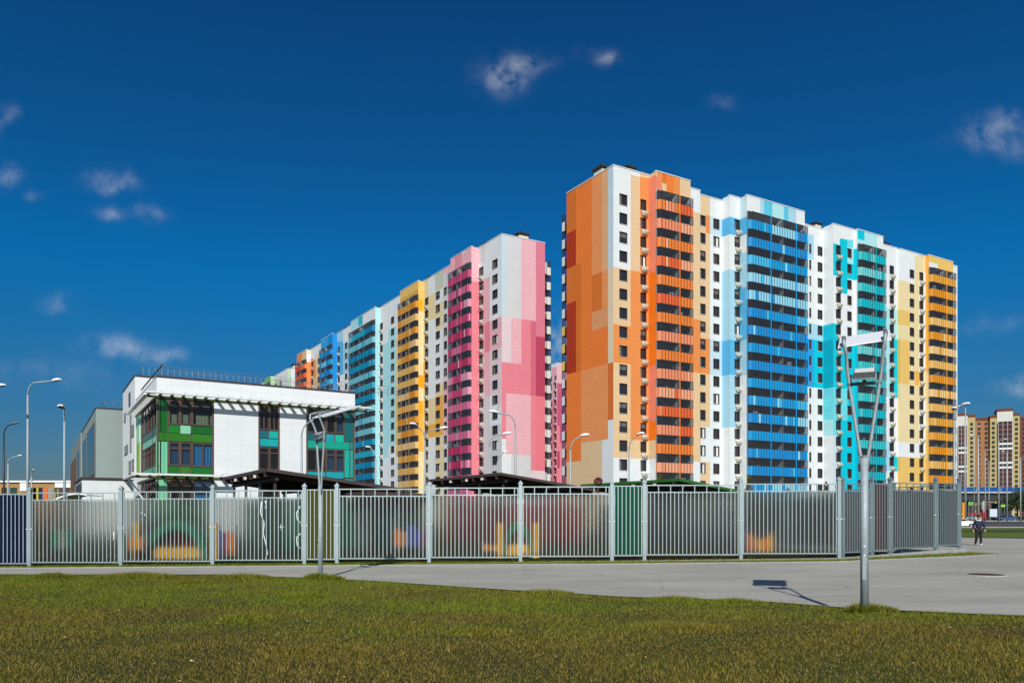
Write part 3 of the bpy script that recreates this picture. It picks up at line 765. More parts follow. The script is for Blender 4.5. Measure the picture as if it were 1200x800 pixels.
# side face of the bay
D_ = (8.0, (130, 480)); 
T2_ = lambda p: SL(FS2.W(p.x, p.y, p.z))
xs_ = lambda p: FS2.X(p)
def zside(y, px): return zat(y, FS2.D(FS2.X(px)))
sw = MB()
xa = xs_(167); 
pan(sw, FS2, -DEP, xs_(165.2) , 0, ZL_, m=SP)
sw.build('wall', school)
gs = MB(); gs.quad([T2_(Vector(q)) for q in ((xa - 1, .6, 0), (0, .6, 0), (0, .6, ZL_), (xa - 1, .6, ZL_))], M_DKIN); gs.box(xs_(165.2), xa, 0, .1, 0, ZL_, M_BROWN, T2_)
gs.box(-.14, -.01, .0, .12, 0, ZL_, mat('corner_mint', rgb(120, 205, 165), .4), T2_); gs.build('glazing_frame', school)
for (ya, yb, kd, c) in ((468, 505, 'w', None), (505.5, 514.5, 'p', (74, 104, 74)), (515, 522.5, 'p', (138, 206, 170)), (523, 548, 'w', None), (548.5, 555.5, 'p', (96, 170, 120)), (560, 586, 'w', None), (586.5, 605, 'p', (40, 120, 40))):
    z0, z1 = zside(yb, 175), min(zside(ya, 175), ZL_ - .1)
    z0 = max(z0, .3)
    if kd == 'w': school_window(FS2, T2, xa, -.2, z0, z1, None, .3, 4)
    else:
        b = MB(); b.box(xa, -.2, .03, .1, z0, z1, mat('spandrel_%d_%d_%d' % c, rgb(*c), .3), T2_); b.build('spandrel_panel', school)
for (ya, yb, c) in ((480, 519, (150, 226, 160)), (519.4, 556, (140, 186, 10))):
    b = MB(); b.box(xs_(161), xs_(164.2), -.08, -.003, zside(yb, 163), zside(ya, 163), mat('strip_%d_%d_%d' % c, rgb(*c), .4), T2_); b.build('spandrel_panel', school)
# sunshades: an outer plank on brackets, running round the corner
def sunshade(x0, x1, z, out, plank, step, F, TT, left_ext=0, fins=.26):
    b = MB()
    b.box(x0, x1, -out, -out + plank, z, z + .16, M_WHITE, TT)
    n = int((x1 - x0) / step)
    for k in range(n + 1):
        x = x0 + .3 + k * (x1 - x0 - .6) / n
        b.box(x - fins / 2, x + fins / 2, -out + plank + .002, -.01, z + .002, z + .14, M_WHITE, TT)
        b.box(x - .035, x + .035, -out + .1, -.01, z + .161, z + .22, M_BROWN, TT)
    b.box(x0, x1, -.10, -.004, z - .2, z - .02, mat('olive_trim', rgb(64, 80, 24), .5), TT)
    b.build('sunshade', school)
sunshade(-1.0, FS.X(430), ZL_ + .08, 1.42, .36, .95, FS, T)
sunshade(-DEP + .4, -.01, ZL_ + .06, 1.0, .3, .55, FS2, T2_)
sunshade(-1.9, FS.X(262), 5.25, 1.5, .45, .95, FS, T)
sunshade(-DEP + 2.5, -.01, 5.25, 1.9, .45, .95, FS2, T2_)
for k in range(2):
    b = MB(); x = -DEP + 3.5 + k * 7.5
    b.tube([T2_(Vector((x, -1.7, 5.2))), T2_(Vector((x + 1.2, -.1, 2.6)))], .11, M_WHITE, 6)
    b.build('canopy_strut', school)
# main body behind the bay
MC = at(158, 85.6); FMn = Fac(MC.xy, T1); FM2 = Fac(MC.xy, T2); ZM = 16.75
m1 = MB()
xr = FMn.X(402); x2 = FM2.X(144)
pan(m1, FMn, 0, xr, 0, ZM)
def slot_face(mb):
    z = [0, zat(600, 92), zat(590, 92), zat(557, 92), zat(548, 92), zat(534, 92), zat(522, 92), zat(470, 92), ZM]
    pan(mb, FM2, x2, 0, 0, ZM)
slot_face(m1)
m1.quad([SL(FMn.W(xr, 0, 0)), SL(FMn.W(xr, -x2, 0)), SL(FMn.W(xr, -x2, ZM)), SL(FMn.W(xr, 0, ZM))], SP, [(0, 0), (14, 0), (14, ZM), (0, ZM)])
m1.quad([SL(FMn.W(0, -x2, 0)), SL(FMn.W(xr, -x2, 0)), SL(FMn.W(xr, -x2, ZM)), SL(FMn.W(0, -x2, ZM))], SP, [(0, 0), (xr, 0), (xr, ZM), (0, ZM)])
m1.build('wall', school)
mr_ = MB(); mr_.quad([SL(FMn.W(0, 0, ZM)), SL(FMn.W(xr, 0, ZM)), SL(FMn.W(xr, -x2, ZM)), SL(FMn.W(0, -x2, ZM))], M_ROOF); mr_.build('roof', school)
cc = MB(); TM = lambda p: SL(FMn.W(p.x, p.y, p.z))
cc.box(-.06, xr + .06, -.07, .25, ZM + .01, ZM + .14, MATS['coping_brown'], TM); cc.box(-.07, .25, .252, -x2, ZM + .012, ZM + .14, MATS['coping_brown'], TM); cc.build('coping', school)
for (pa, pb, ya, yb) in ((151, 153, 460, 476), (145.6, 147.4, 484, 495), (152.6, 154.0, 486, 530), (146, 150, 522, 533), (154.5, 157, 498, 512), (154.5, 157, 538, 552), (151, 153.5, 540, 556)):
    xA, xB = FM2.X(pa), FM2.X(pb); D = FM2.D((xA + xB) / 2)
    school_window(FM2, T2, xA, xB, zat(yb, D), zat(ya, D), None, 0, 0, 'slot_window') if False else None
    b = MB(); TT = lambda p: SL(FM2.W(p.x, p.y, p.z)); z0, z1 = zat(yb, D), zat(ya, D)
    b.box(xA, xB, -.04, -.004, z0, z1, M_BROWN, TT); b.box(xA + .12, xB - .12, -.05, -.042, z0 + .12, z1 - .12, M_GLASS, TT); b.build('window', school)
# roof railing
rl = MB()
xr0, xr1 = FMn.X(161), xr
n = 34
for k in range(n + 1):
    x = .9 + (xr - 1.6) * k / n
    p = FMn.W(x, 1.0, ZM)
    rl.tube([SL(p), SL(p) + Vector((0, 0, 1.25))], .02, M_GALV, 5)
for h in (.35, .65, .95, 1.25): rl.tube([SL(FMn.W(.9, 1.0, ZM + h)), SL(FMn.W(xr - .7, 1.0, ZM + h))], .018, M_GALVD, 5)
for h in (.35, .65, .95, 1.25): rl.tube([SL(FMn.W(.9, 1.0, ZM + h)), SL(FMn.W(.9, 12.0, ZM + h))], .018, M_GALVD, 5)
rl.build('roof_railing', school)
# inclined coping rail on the bay roof seen end on
b = MB(); b.box(.55, .63, .8, DEP + .5, ZR + 1.2, ZR + 1.32, MATS['coping_brown'], T)
for k in range(10): b.box(.57, .60, .8 + k * 1.75, .84 + k * 1.75, ZR, ZR + 1.2, M_GALVD, T)
for h in (.4, .8): b.box(.58, .60, .8, DEP, ZR + h, ZR + h + .03, M_GALVD, T)
for k in range(24): b.box(1.0 + k * 1.0, 1.03 + k * 1.0, .8, .83, ZR, ZR + 1.1, M_GALVD, T)
for h in (.4, .75, 1.1): b.box(.6, 24, .8, .82, ZR + h, ZR + h + .025, M_GALVD, T)
b.build('parapet_rail', school)

# grey wings to the left of the school
gw = thing('school_wing', 'grey panelled school wing with dark window bands behind the white porch', 'building', at(112.4, 98)); GC = at(112.4, 98)
G1 = Fac(GC.xy, T1); G2 = Fac(GC.xy, T2); GL = lambda P: Vector((P.x - GC.x, P.y - GC.y, P.z)); ZG = 15.0
GM = clad(150, 164, 160)
def gpan(mb, F, x0, x1, z0, z1, y=0, m=None): mb.quad([GL(F.W(x0, y, z0)), GL(F.W(x1, y, z0)), GL(F.W(x1, y, z1)), GL(F.W(x0, y, z1))], m or GM, [(x0, z0), (x1, z0), (x1, z1), (x0, z1)])
g = MB(); xg1 = G1.X(170); xg2_ = G2.X(96)
gpan(g, G1, 0, xg1, 0, ZG); gpan(g, G2, xg2_, 0, 0, ZG); g.build('wall', gw)
g = MB(); g.quad([GL(G1.W(0, 0, ZG)), GL(G1.W(xg1, 0, ZG)), GL(G1.W(xg1, -xg2_, ZG)), GL(G1.W(0, -xg2_, ZG))], M_ROOF)
TG = lambda p: GL(G1.W(p.x, p.y, p.z)); g.box(-.06, xg1, -.06, .3, ZG + .01, ZG + .14, MATS['coping_brown'], TG); g.box(-.061, .3, .302, -xg2_, ZG + .012, ZG + .14, MATS['coping_brown'], TG); g.build('roof', gw)
TG2 = lambda p: GL(G2.W(p.x, p.y, p.z))
for (pa, pb, ya, yb) in ((102, 111, 502, 560), (97, 101, 516, 562)):
    b = MB(); xA, xB = G2.X(pa), G2.X(pb); D = G2.D((xA + xB) / 2); z0, z1 = zat(yb, D), zat(ya, D)
    b.box(xA, xB, -.05, -.003, z0, z1, M_BROWN, TG2); nn = 4
    for k in range(nn):
        q0 = xA + (xB - xA) * k / nn + .12; q1 = xA + (xB - xA) * (k + 1) / nn - .06
        b.box(q0, q1, -.06, -.052, z0 + .2, z1 - .2, M_GLASS, TG2)
    b.build('window', gw)
b = MB()
for k in range(12):
    p = G1.W(1 + k * 1.0, .8, ZG); b.tube([GL(p), GL(p) + Vector((0, 0, 1.2))], .03, M_GALVD, 5)
for h in (.4, .8, 1.2): b.tube([GL(G1.W(1, .8, ZG + h)), GL(G1.W(12, .8, ZG + h))], .02, M_GALVD, 5); b.tube([GL(G1.W(1, .8, ZG + h)), GL(G1.W(1, 8, ZG + h))], .02, M_GALVD, 5)
b.build('roof_railing', gw)
# second, lower wing
HC = at(94.5, 127); hw = thing('school_wing', 'farthest low grey wing with a brown end at the left of the school', 'building', HC)
H1 = Fac(HC.xy, T1); H2 = Fac(HC.xy, T2); ZH = zat(507, 127); HL = lambda P: Vector((P.x - HC.x, P.y - HC.y, P.z)); xh = H2.X(83)
g = MB()
g.quad([HL(H2.W(xh, 0, 0)), HL(H2.W(0, 0, 0)), HL(H2.W(0, 0, ZH)), HL(H2.W(xh, 0, ZH))], clad(134, 146, 142), [(0, 0), (30, 0), (30, ZH), (0, ZH)])
g.quad([HL(H1.W(0, 0, 0)), HL(H1.W(12, 0, 0)), HL(H1.W(12, 0, ZH)), HL(H1.W(0, 0, ZH))], clad(150, 164, 160), [(0, 0), (12, 0), (12, ZH), (0, ZH)])
g.quad([HL(H1.W(0, 0, ZH)), HL(H1.W(12, 0, ZH)), HL(H1.W(12, -xh, ZH)), HL(H1.W(0, -xh, ZH))], M_ROOF); g.build('wall', hw)
b = MB(); TH = lambda p: HL(H2.W(p.x, p.y, p.z)); xq = H2.X(89.5)
b.box(xh + .5, xq, -.08, -.004, 0, zat(540, 150), mat('cladding_brown', rgb(120, 88, 60), .6, noise=.1), TH)
b.box(H2.X(90), H2.X(92.5), -.06, -.004, 2, zat(530, 135), M_GLASS, TH); b.build('cladding_panel', hw)
# white porch in front of the wings
PC = at(96, 75); pw = thing('porch_block', 'low white entrance block in front of the grey wing', 'building', PC)
P1 = Fac(PC.xy, T1); P2 = Fac(PC.xy, T2); PL = lambda P: Vector((P.x - PC.x, P.y - PC.y, P.z)); ZP = zat(561.5, 75)
TP = lambda p: PL(P1.W(p.x, p.y, p.z)); xp = P1.X(156.5)
g = MB(); g.box(0, xp, 0, -P2.X(88), 0, ZP, clad(232, 238, 240), TP); g.build('wall', pw)
g = MB(); g.box(-.1, xp, -.1, .3, ZP + .003, ZP + .22, MATS['coping_brown'], TP); g.box(-.101, .3, .302, -P2.X(88), ZP + .004, ZP + .22, MATS['coping_brown'], TP); g.build('coping', pw)
TP2 = lambda p: PL(P2.W(p.x, p.y, p.z))
g = MB(); g.box(P2.X(89), -.3, -.05, -.003, 0, ZP - .25, mat('slate_panel', (.05, .055, .075, 1), .5), TP2); g.build('side_panel', pw)

# long low building at the far left
LC = at(-60, 215); lb = thing('low_building', 'long low brown and white building with coloured door panels at the far left', 'building', LC)
LF = Fac(LC.xy, 0.0); TL = lambda p: Vector((p.x, p.y, p.z)); w_ = lambda px: (px + 60) / F_PX * 215
zt = zat(565, 215)
g = MB(); g.box(0, w_(92), 0, 14, 0, zt, mat('render_brown', rgb(176, 136, 82), .8, noise=.15, nscale=.4), TL); g.build('wall', lb)
g = MB(); g.box(-.3, w_(92) + .3, -.5, 14.3, zt + .003, zt + .5, M_WHITE, TL); g.build('roof', lb)
for a, b_ in ((24, 33), (65, 84)):
    g = MB(); g.box(w_(a), w_(b_), -.3, -.003, zat(571 if a > 50 else 575, 215), zt - .05, M_WHITE, TL); g.build('fascia_panel', lb)
for a, b_, c in ((39, 43, (30, 10, 30)), (43, 45, (200, 190, 30)), (45.5, 50, (40, 30, 60)), (53, 56, (240, 100, 20)), (30, 32.5, (220, 90, 40)), (64, 67, (30, 90, 40)), (57, 62, (150, 150, 150)), (2, 8, (50, 45, 40)), (12, 20, (30, 70, 60)), (69, 82, (70, 60, 60)), (40, 42, (230, 70, 30)), (-20, -8, (60, 60, 60)), (-40, -30, (40, 40, 50))):
    g = MB(); g.box(w_(a), w_(b_), -.12, -.004, 0, zat(571, 215), mat('door_%d_%d_%d' % c, rgb(*c), .5), TL); g.box(w_(a) + .2, w_(b_) - .1, -.14, -.122, 1.5, 4.5, M_GLASS, TL); g.build('door_panel', lb)
tn = thing('awning', 'small white curved awning roof showing above the fence at the left', 'awning', at(74, 60))
b = MB(); n = 8
for k in range(n):
    a0, a1 = k / n, (k + 1) / n; x0, x1 = -.8 + 2.6 * a0, -.8 + 2.6 * a1; z0 = 2.95 + .5 * sin(a0 * 2.2); z1 = 2.95 + .5 * sin(a1 * 2.2)
    b.quad([(x0, 0, z0), (x1, 0, z1), (x1, 2.5, z1), (x0, 2.5, z0)], M_WHITE); b.quad([(x1, 0, z1 - .12), (x0, 0, z0 - .12), (x0, 2.5, z0 - .12), (x1, 2.5, z1 - .12)], M_WHITE)
    b.quad([(x0, 0, z0 - .12), (x1, 0, z1 - .12), (x1, 0, z1), (x0, 0, z0)], M_WHITE)
b.build('roof', tn)
for x, y in ((-.7, .1), (1.7, .1), (-.7, 2.4), (1.7, 2.4)):
    b = MB(); b.tube([(x, y, 0), (x, y, 2.9)], .04, M_GALV, 6); b.build('post', tn)

# ------------------------------------------------------------------ TERRAIN
def sst(a, b, x): t = min(max((x - a) / (b - a), 0), 1); return t * t * (3 - 2 * t)
near_px = [(0, 673.5), (60, 674), (150, 674), (250, 673.5), (375, 678.5), (450, 682.5), (520, 687), (600, 692.5), (680, 697), (740, 700.5), (868, 704.5), (940, 709.5), (1013, 714.5), (1100, 719), (1200, 723)]
NEAR = [(-60, 22.4)] + sorted(((px - 600) / F_PX * (CAMH * F_PX / (y - HZ)), CAMH * F_PX / (y - HZ)) for px, y in near_px) + [(40, 4)]
def gz(X, Y):
    z = 0.0
    e = interp(NEAR, X)
    if Y > e:
        zf_ = min(max(-.22 + .0095 * (X + 17), -.22), .11)
        if Y < 27.7: z = (-.14 + (zf_ + .14) * (Y - e) / (27.7 - e)) * sst(e, e + 1.2, Y)
        else: z = zf_ * (1 - sst(31, 44, Y))
    if Y > 124: z += min((Y - 124) * .0085, 2.2)
    return z
def interp(tab, x):
    if x <= tab[0][0]: return tab[0][1]
    for (a, b), (c, d) in zip(tab[:-1], tab[1:]):
        if x <= c: return b + (d - b) * (x - a) / (c - a)
    return tab[-1][1]
def gpt(px, y):
    D = 22.0
    for _ in range(12): D = (CAMH - gz((px - 600) / F_PX * D, D)) * F_PX / (y - HZ)
    return ((px - 600) / F_PX * D, D)
far_px = [(0, 666.3), (142, 665.6), (250, 664.8), (503, 662.6), (700, 661.8), (868, 660.2), (983, 659), (1060, 655.5), (1130, 652.6), (1171, 650.2)]
FAR = [(-60, 26.2)] + sorted(gpt(*p) for p in far_px)
TIPX = FAR[-1][0]

def grass_mat(name, scale_patch, dry):
    m = bpy.data.materials.new(name); m.use_nodes = True; nt = m.node_tree; N = nt.nodes.new; L = nt.links.new
    b = nt.nodes['Principled BSDF']; b.inputs['Roughness'].default_value = .8; b.inputs['Specular IOR Level'].default_value = .15
    tc = N('ShaderNodeTexCoord'); n1 = N('ShaderNodeTexNoise'); n1.inputs['Scale'].default_value = scale_patch; n1.inputs['Detail'].default_value = 3
    n2 = N('ShaderNodeTexNoise'); n2.inputs['Scale'].default_value = 5; n2.inputs['Detail'].default_value = 8
    L(tc.outputs['Object'], n1.inputs['Vector']); L(tc.outputs['Object'], n2.inputs['Vector'])
    r = N('ShaderNodeValToRGB'); r.color_ramp.elements[0].position = .38; r.color_ramp.elements[1].position = .62
    r.color_ramp.elements[0].color = dry; r.color_ramp.elements[1].color = (.035, .055, .010, 1)
    L(n1.outputs['Fac'], r.inputs[0])
    mx = N('ShaderNodeMix'); mx.data_type = 'RGBA'; mx.blend_type = 'MULTIPLY'; mx.inputs['Factor'].default_value = .7
    r2 = N('ShaderNodeValToRGB'); r2.color_ramp.elements[0].color = (.45, .4, .35, 1); r2.color_ramp.elements[1].color = (1.2, 1.2, 1.1, 1)
    L(n2.outputs['Fac'], r2.inputs[0]); L(r.outputs[0], mx.inputs['A']); L(r2.outputs[0], mx.inputs['B']); L(mx.outputs['Result'], b.inputs['Base Color'])
    bp = N('ShaderNodeBump'); bp.inputs['Strength'].default_value = .6; bp.inputs['Distance'].default_value = .05; L(n2.outputs['Fac'], bp.inputs['Height']); L(bp.outputs[0], b.inputs['Normal'])
    MATS[name] = m; return m
M_SOIL = grass_mat('lawn_soil', .12, (.045, .032, .014, 1))

def sheet(name, xs, ys, zf, m):
    xs = list(xs); ys = list(ys); v = [(x, y, zf(x, y)) for y in ys for x in xs]; nx = len(xs)
    f = [(j * nx + i, j * nx + i + 1, (j + 1) * nx + i + 1, (j + 1) * nx + i) for j in range(len(ys) - 1) for i in range(nx - 1)]
    me = bpy.data.meshes.new(name); me.from_pydata(v, [], f); me.materials.append(m)
    me.polygons.foreach_set('use_smooth', [True] * len(f))
    o = bpy.data.objects.new(name, me); COL.objects.link(o); o['kind'] = 'structure'; return o
def rng_(a, b, s): return [a + s * k for k in range(int((b - a) / s) + 1)]
gx = [-2500, -900, -300, -120] + rng_(-60, 60, 1.0) + [120, 300, 900, 2500]
gy = [-300, -60, -10] + rng_(0, 70, .5) + [80, 95, 110, 124, 150, 180, 220, 300, 400, 600, 1200, 3500]
sheet('ground', gx, gy, gz, M_SOIL)

# path: grey asphalt paving
def path_mat():
    m = bpy.data.materials.new('paving'); m.use_nodes = True; nt = m.node_tree; N = nt.nodes.new; L = nt.links.new
    b = nt.nodes['Principled BSDF']; b.inputs['Roughness'].default_value = .85
    tc = N('ShaderNodeTexCoord'); n1 = N('ShaderNodeTexNoise'); n1.inputs['Scale'].default_value = .45; n1.inputs['Detail'].default_value = 9; n1.inputs['Roughness'].default_value = .62
    mp = N('ShaderNodeMapping'); mp.inputs['Scale'].default_value = (.5, 1.3, 1); L(tc.outputs['Object'], mp.inputs[0]); L(mp.outputs[0], n1.inputs['Vector'])
    n2 = N('ShaderNodeTexNoise'); n2.inputs['Scale'].default_value = 60; n2.inputs['Detail'].default_value = 3; L(tc.outputs['Object'], n2.inputs['Vector'])
    r = N('ShaderNodeValToRGB'); r.color_ramp.elements[0].position = .3; r.color_ramp.elements[0].color = (.285, .278, .238, 1)
    r.color_ramp.elements[1].position = .72; r.color_ramp.elements[1].color = (.43, .42, .365, 1); L(n1.outputs['Fac'], r.inputs[0])
    r2 = N('ShaderNodeValToRGB'); r2.color_ramp.elements[0].position = .25; r2.color_ramp.elements[0].color = (.7, .7, .7, 1); r2.color_ramp.elements[1].position = .8; r2.color_ramp.elements[1].color = (1.15, 1.15, 1.15, 1); L(n2.outputs['Fac'], r2.inputs[0])
    mx = N('ShaderNodeMix'); mx.data_type = 'RGBA'; mx.blend_type = 'MULTIPLY'; mx.inputs['Factor'].default_value = 1
    L(r.outputs[0], mx.inputs['A']); L(r2.outputs[0], mx.inputs['B'])
    # a few hairline cracks
    vo = N('ShaderNodeTexVoronoi'); vo.feature = 'DISTANCE_TO_EDGE'; vo.inputs['Scale'].default_value = .28; 
    nd = N('ShaderNodeTexNoise'); nd.inputs['Scale'].default_value = 1.2; vm = N('ShaderNodeVectorMath'); vm.operation = 'ADD'
    L(tc.outputs['Object'], nd.inputs['Vector']); L(tc.outputs['Object'], vm.inputs[0]); L(nd.outputs['Color'], vm.inputs[1]); L(vm.outputs[0], vo.inputs['Vector'])
    cr = N('ShaderNodeMath'); cr.operation = 'LESS_THAN'; cr.inputs[1].default_value = .0016; L(vo.outputs['Distance'], cr.inputs[0])
    m2 = N('ShaderNodeMix'); m2.data_type = 'RGBA'; m2.inputs['B'].default_value = (.1, .095, .09, 1); L(mx.outputs['Result'], m2.inputs['A']); L(cr.outputs[0], m2.inputs['Factor'])
    L(m2.outputs['Result'], b.inputs['Base Color'])
    bp = N('ShaderNodeBump'); bp.inputs['Strength'].default_value = .25; bp.inputs['Distance'].default_value = .01; L(n2.outputs['Fac'], bp.inputs['Height']); L(bp.outputs[0], b.inputs['Normal'])
    return m
M_PATH = path_mat()
v = []; f = []; nyy = 110
xsP = rng_(-60, 75, .5)
def farY(x):
    if x <= TIPX: return interp(FAR, x)
    t = sst(TIPX, TIPX + .6, x); y1 = 63 if x < 34 else max(63 - (x - 34) * .9, 40)
    return interp(FAR, TIPX) * (1 - t) + y1 * t
def nearY(x):
    y = interp(NEAR, x) if x <= 40 else 4
    return y + .10 * sin(x * 2.3) * sin(x * .71 + 1) + .04 * sin(x * 9.1)
for x in xsP:
    a, b_ = nearY(x), farY(x)
    for j in range(nyy + 1):
        y = a + (b_ - a) * j / nyy; v.append((x, y, gz(x, y) + .03))
for i in range(len(xsP) - 1):
    for j in range(nyy): q = i * (nyy + 1) + j; f.append((q, q + nyy + 1, q + nyy + 2, q + 1))
me = bpy.data.meshes.new('path'); me.from_pydata(v, [], f); me.materials.append(M_PATH); o = bpy.data.objects.new('path', me); COL.objects.link(o); o['kind'] = 'structure'
# pale kerb along the far edge
k_ = MB(); prev = None
for x in rng_(-60, TIPX - .1, .5):
    y = farY(x); z = gz(x, y)
    if prev: 
        (x0, y0, z0) = prev
        k_.quad([(x0, y0 - .05, z0 + .05), (x, y - .05, z + .05), (x, y + .06, z + .05), (x0, y0 + .06, z0 + .05)], M_CONC)
        k_.quad([(x0, y0 - .05, z0 - .05), (x, y - .05, z - .05), (x, y - .05, z + .05), (x0, y0 - .05, z0 + .05)], M_CONC)
    prev = (x, y, z)
o = k_.build('kerb', kind='structure')
sheet('grass_field', [14, 20, 30, 45, 80, 200, 400], [61, 75, 90, 105, 123.6], lambda x, y: gz(x, y) + .015, grass_mat('mown_grass', .05, (.10, .15, .018, 1)))
sheet('grass_embankment', [14, 45, 80, 200, 400], [198.6, 215, 230, 245], lambda x, y: gz(x, y) + .02, MATS['mown_grass'])
# road behind, with kerb
M_ROAD = mat('asphalt', (.06, .056, .058, 1), .9, noise=.2, nscale=1)
sheet('road', [14, 40, 80, 130, 200, 400], [124, 145, 170, 198], lambda x, y: gz(x, y) + .02, M_ROAD)
k_ = MB(); k_.box(14, 400, 123.6, 123.95, -.1, .14, M_CONC); k_.box(14, 400, 198.1, 198.6, .4, .82, M_CONC); k_.build('road_kerb', kind='structure')
# manhole
mx_, my_ = gpt(1155, 674.5)
b = MB(); b.tube([(0, 0, -.02), (0, 0, .016)], .46, mat('rusty_iron', (.06, .035, .022, 1), .8, .3, noise=.4, nscale=8), 28); b.tube([(0, 0, -.02), (0, 0, .012)], .54, M_CONC, 28)
for k in range(5): b.box(-.3, .3, -.28 + k * .12, -.24 + k * .12, .0162, .024, MATS['rusty_iron'])
o = b.build('manhole_cover', loc=(mx_, my_, gz(mx_, my_) + .03)); tag(o, 'round rusty manhole cover in the grey paving at the right', 'manhole cover')

# ------------------------------------------------------------------ GRASS BLADES
def blades(name, X, Y, H, parent=None, wid=.0042):
    n = len(X)
    Z = np.array([gz(x, y) for x, y in zip(X, Y)]) if n < 100000 else np.zeros(n)
    ang = rng.uniform(0, pi, n); lean = rng.normal(0, .6, (n, 2)) * H[:, None]
    w = wid * rng.uniform(.6, 1.3, n)
    dx = np.cos(ang) * w; dy = np.sin(ang) * w
    V = np.empty((n, 3, 3), np.float32)
    V[:, 0] = np.stack([X - dx, Y - dy, Z - .005], 1); V[:, 1] = np.stack([X + dx, Y + dy, Z - .005], 1)
    V[:, 2] = np.stack([X + lean[:, 0], Y + lean[:, 1], Z + H], 1)
    me = bpy.data.meshes.new(name); me.vertices.add(n * 3); me.vertices.foreach_set('co', V.ravel())
    me.loops.add(n * 3); me.loops.foreach_set('vertex_index', np.arange(n * 3, dtype=np.int32))
    me.polygons.add(n); me.polygons.foreach_set('loop_start', np.arange(0, n * 3, 3, dtype=np.int32)); me.polygons.foreach_set('loop_total', np.full(n, 3, np.int32))
    at_ = me.attributes.new('tone', 'FLOAT', 'FACE'); at_.data.foreach_set('value', rng.uniform(0, 1, n).astype(np.float32))
    me.update(); me.validate()
    me.materials.append(M_BLADE); o = bpy.data.objects.new(name, me); COL.objects.link(o); o['kind'] = 'stuff'; return o
def blade_mat():
    m = bpy.data.materials.new('grass_blade'); m.use_nodes = True; nt = m.node_tree; N = nt.nodes.new; L = nt.links.new
    b = nt.nodes['Principled BSDF']; b.inputs['Roughness'].default_value = .65; b.inputs['Specular IOR Level'].default_value = .2
    a = N('ShaderNodeAttribute'); a.attribute_name = 'tone'
    g = N('ShaderNodeValToRGB'); e = g.color_ramp.elements
    e[0].color = (.060, .098, .003, 1); e[1].color = (.27, .27, .03, 1); x = e.new(.55); x.color = (.125, .170, .006, 1)
    d = N('ShaderNodeValToRGB'); e = d.color_ramp.elements
    e[0].color = (.095, .068, .007, 1); e[1].color = (.31, .23, .055, 1); x = e.new(.55); x.color = (.165, .126, .014, 1); x = e.new(.3); x.color = (.092, .102, .005, 1)
    L(a.outputs['Fac'], g.inputs[0]); L(a.outputs['Fac'], d.inputs[0])
    tc = N('ShaderNodeTexCoord'); n1 = N('ShaderNodeTexNoise'); n1.inputs['Scale'].default_value = .28; n1.inputs['Detail'].default_value = 5; n1.inputs['Roughness'].default_value = .65
    mp = N('ShaderNodeMapping'); mp.inputs['Scale'].default_value = (.55, 1.2, 0); L(tc.outputs['Object'], mp.inputs[0]); L(mp.outputs[0], n1.inputs['Vector'])
    sp = N('ShaderNodeSeparateXYZ'); L(tc.outputs['Object'], sp.inputs[0])
    mr = N('ShaderNodeMapRange'); mr.inputs['From Min'].default_value = 8.5; mr.inputs['From Max'].default_value = 14.5; mr.inputs['To Min'].default_value = -.20; mr.inputs['To Max'].default_value = .06; L(sp.outputs['Y'], mr.inputs['Value'])
    ad = N('ShaderNodeMath'); ad.operation = 'ADD'; L(n1.outputs['Fac'], ad.inputs[0]); L(mr.outputs[0], ad.inputs[1])
    rr = N('ShaderNodeMapRange'); rr.inputs['From Min'].default_value = .38; rr.inputs['From Max'].default_value = .60; L(ad.outputs[0], rr.inputs['Value'])
    mx = N('ShaderNodeMix'); mx.data_type = 'RGBA'; L(rr.outputs[0], mx.inputs['Factor']); L(d.outputs[0], mx.inputs['A']); L(g.outputs[0], mx.inputs['B'])
    L(mx.outputs['Result'], b.inputs['Base Color'])
    return m
M_BLADE = blade_mat()
# foreground lawn
N0 = 900000
Yc = 6.6 + (23.2 - 6.6) * rng.uniform(0, 1, N0) ** 1.0; Xc = rng.uniform(-1, 1, N0) * (.68 * Yc + 2)
keepw = rng.uniform(0, 1, N0) < np.clip(.35 + .65 * Yc / 20, 0, 1)
ny = np.interp(Xc, [p[0] for p in NEAR], [p[1] for p in NEAR]) + .10 * np.sin(Xc * 2.3) * np.sin(Xc * .71 + 1) + .04 * np.sin(Xc * 9.1)
k = (Yc < ny + rng.normal(0, .03, N0)) & keepw
Xc, Yc, ny = Xc[k], Yc[k], ny[k]
pat = .5 + .5 * np.sin(Xc * 1.7 + 2 * np.sin(Yc * .9)) * np.sin(Yc * 1.3 + np.sin(Xc * .8))
H = (.015 + .022 * pat) * rng.uniform(.35, 1.8, len(Xc)) + np.where(ny - Yc < .3, .02, 0)
blades('lawn_grass', Xc, Yc, H)
# taller tufts
tx = []; ty = []; th = []
for (px, y, r, hh, n) in [(62, 677, .5, .16, 700), (160, 677.5, 1.0, .17, 1600), (225, 684, .5, .13, 600), (287, 678, .7, .15, 900), (375, 678, .35, .18, 700), (392, 679, .3, .16, 350), (1013, 717, .28, .16, 700), (1030, 716, .3, .12, 350), (640, 694, .6, .11, 500), (790, 703, .5, .1, 400), (860, 706, .5, .1, 400), (360, 700, .5, .12, 500), (290, 725, .5, .1, 400), (780, 735, .6, .1, 600), (820, 738, .5, .1, 500), (340, 765, .4, .09, 400), (560, 742, .5, .09, 400)]:
    n *= 3; hh *= 1.25
    Y0 = CAMH * F_PX / (y - HZ); X0 = (px - 600) / F_PX * Y0; Y0 = min(Y0, interp(NEAR, X0) - .12); a = rng.uniform(0, 2 * pi, n); q = np.sqrt(rng.uniform(0, 1, n)) * r
    tx.append(X0 + np.cos(a) * q); ty.append(Y0 + np.sin(a) * q * .5); th.append(hh * (1 - .5 * q / r) * rng.uniform(.5, 1.2, n))
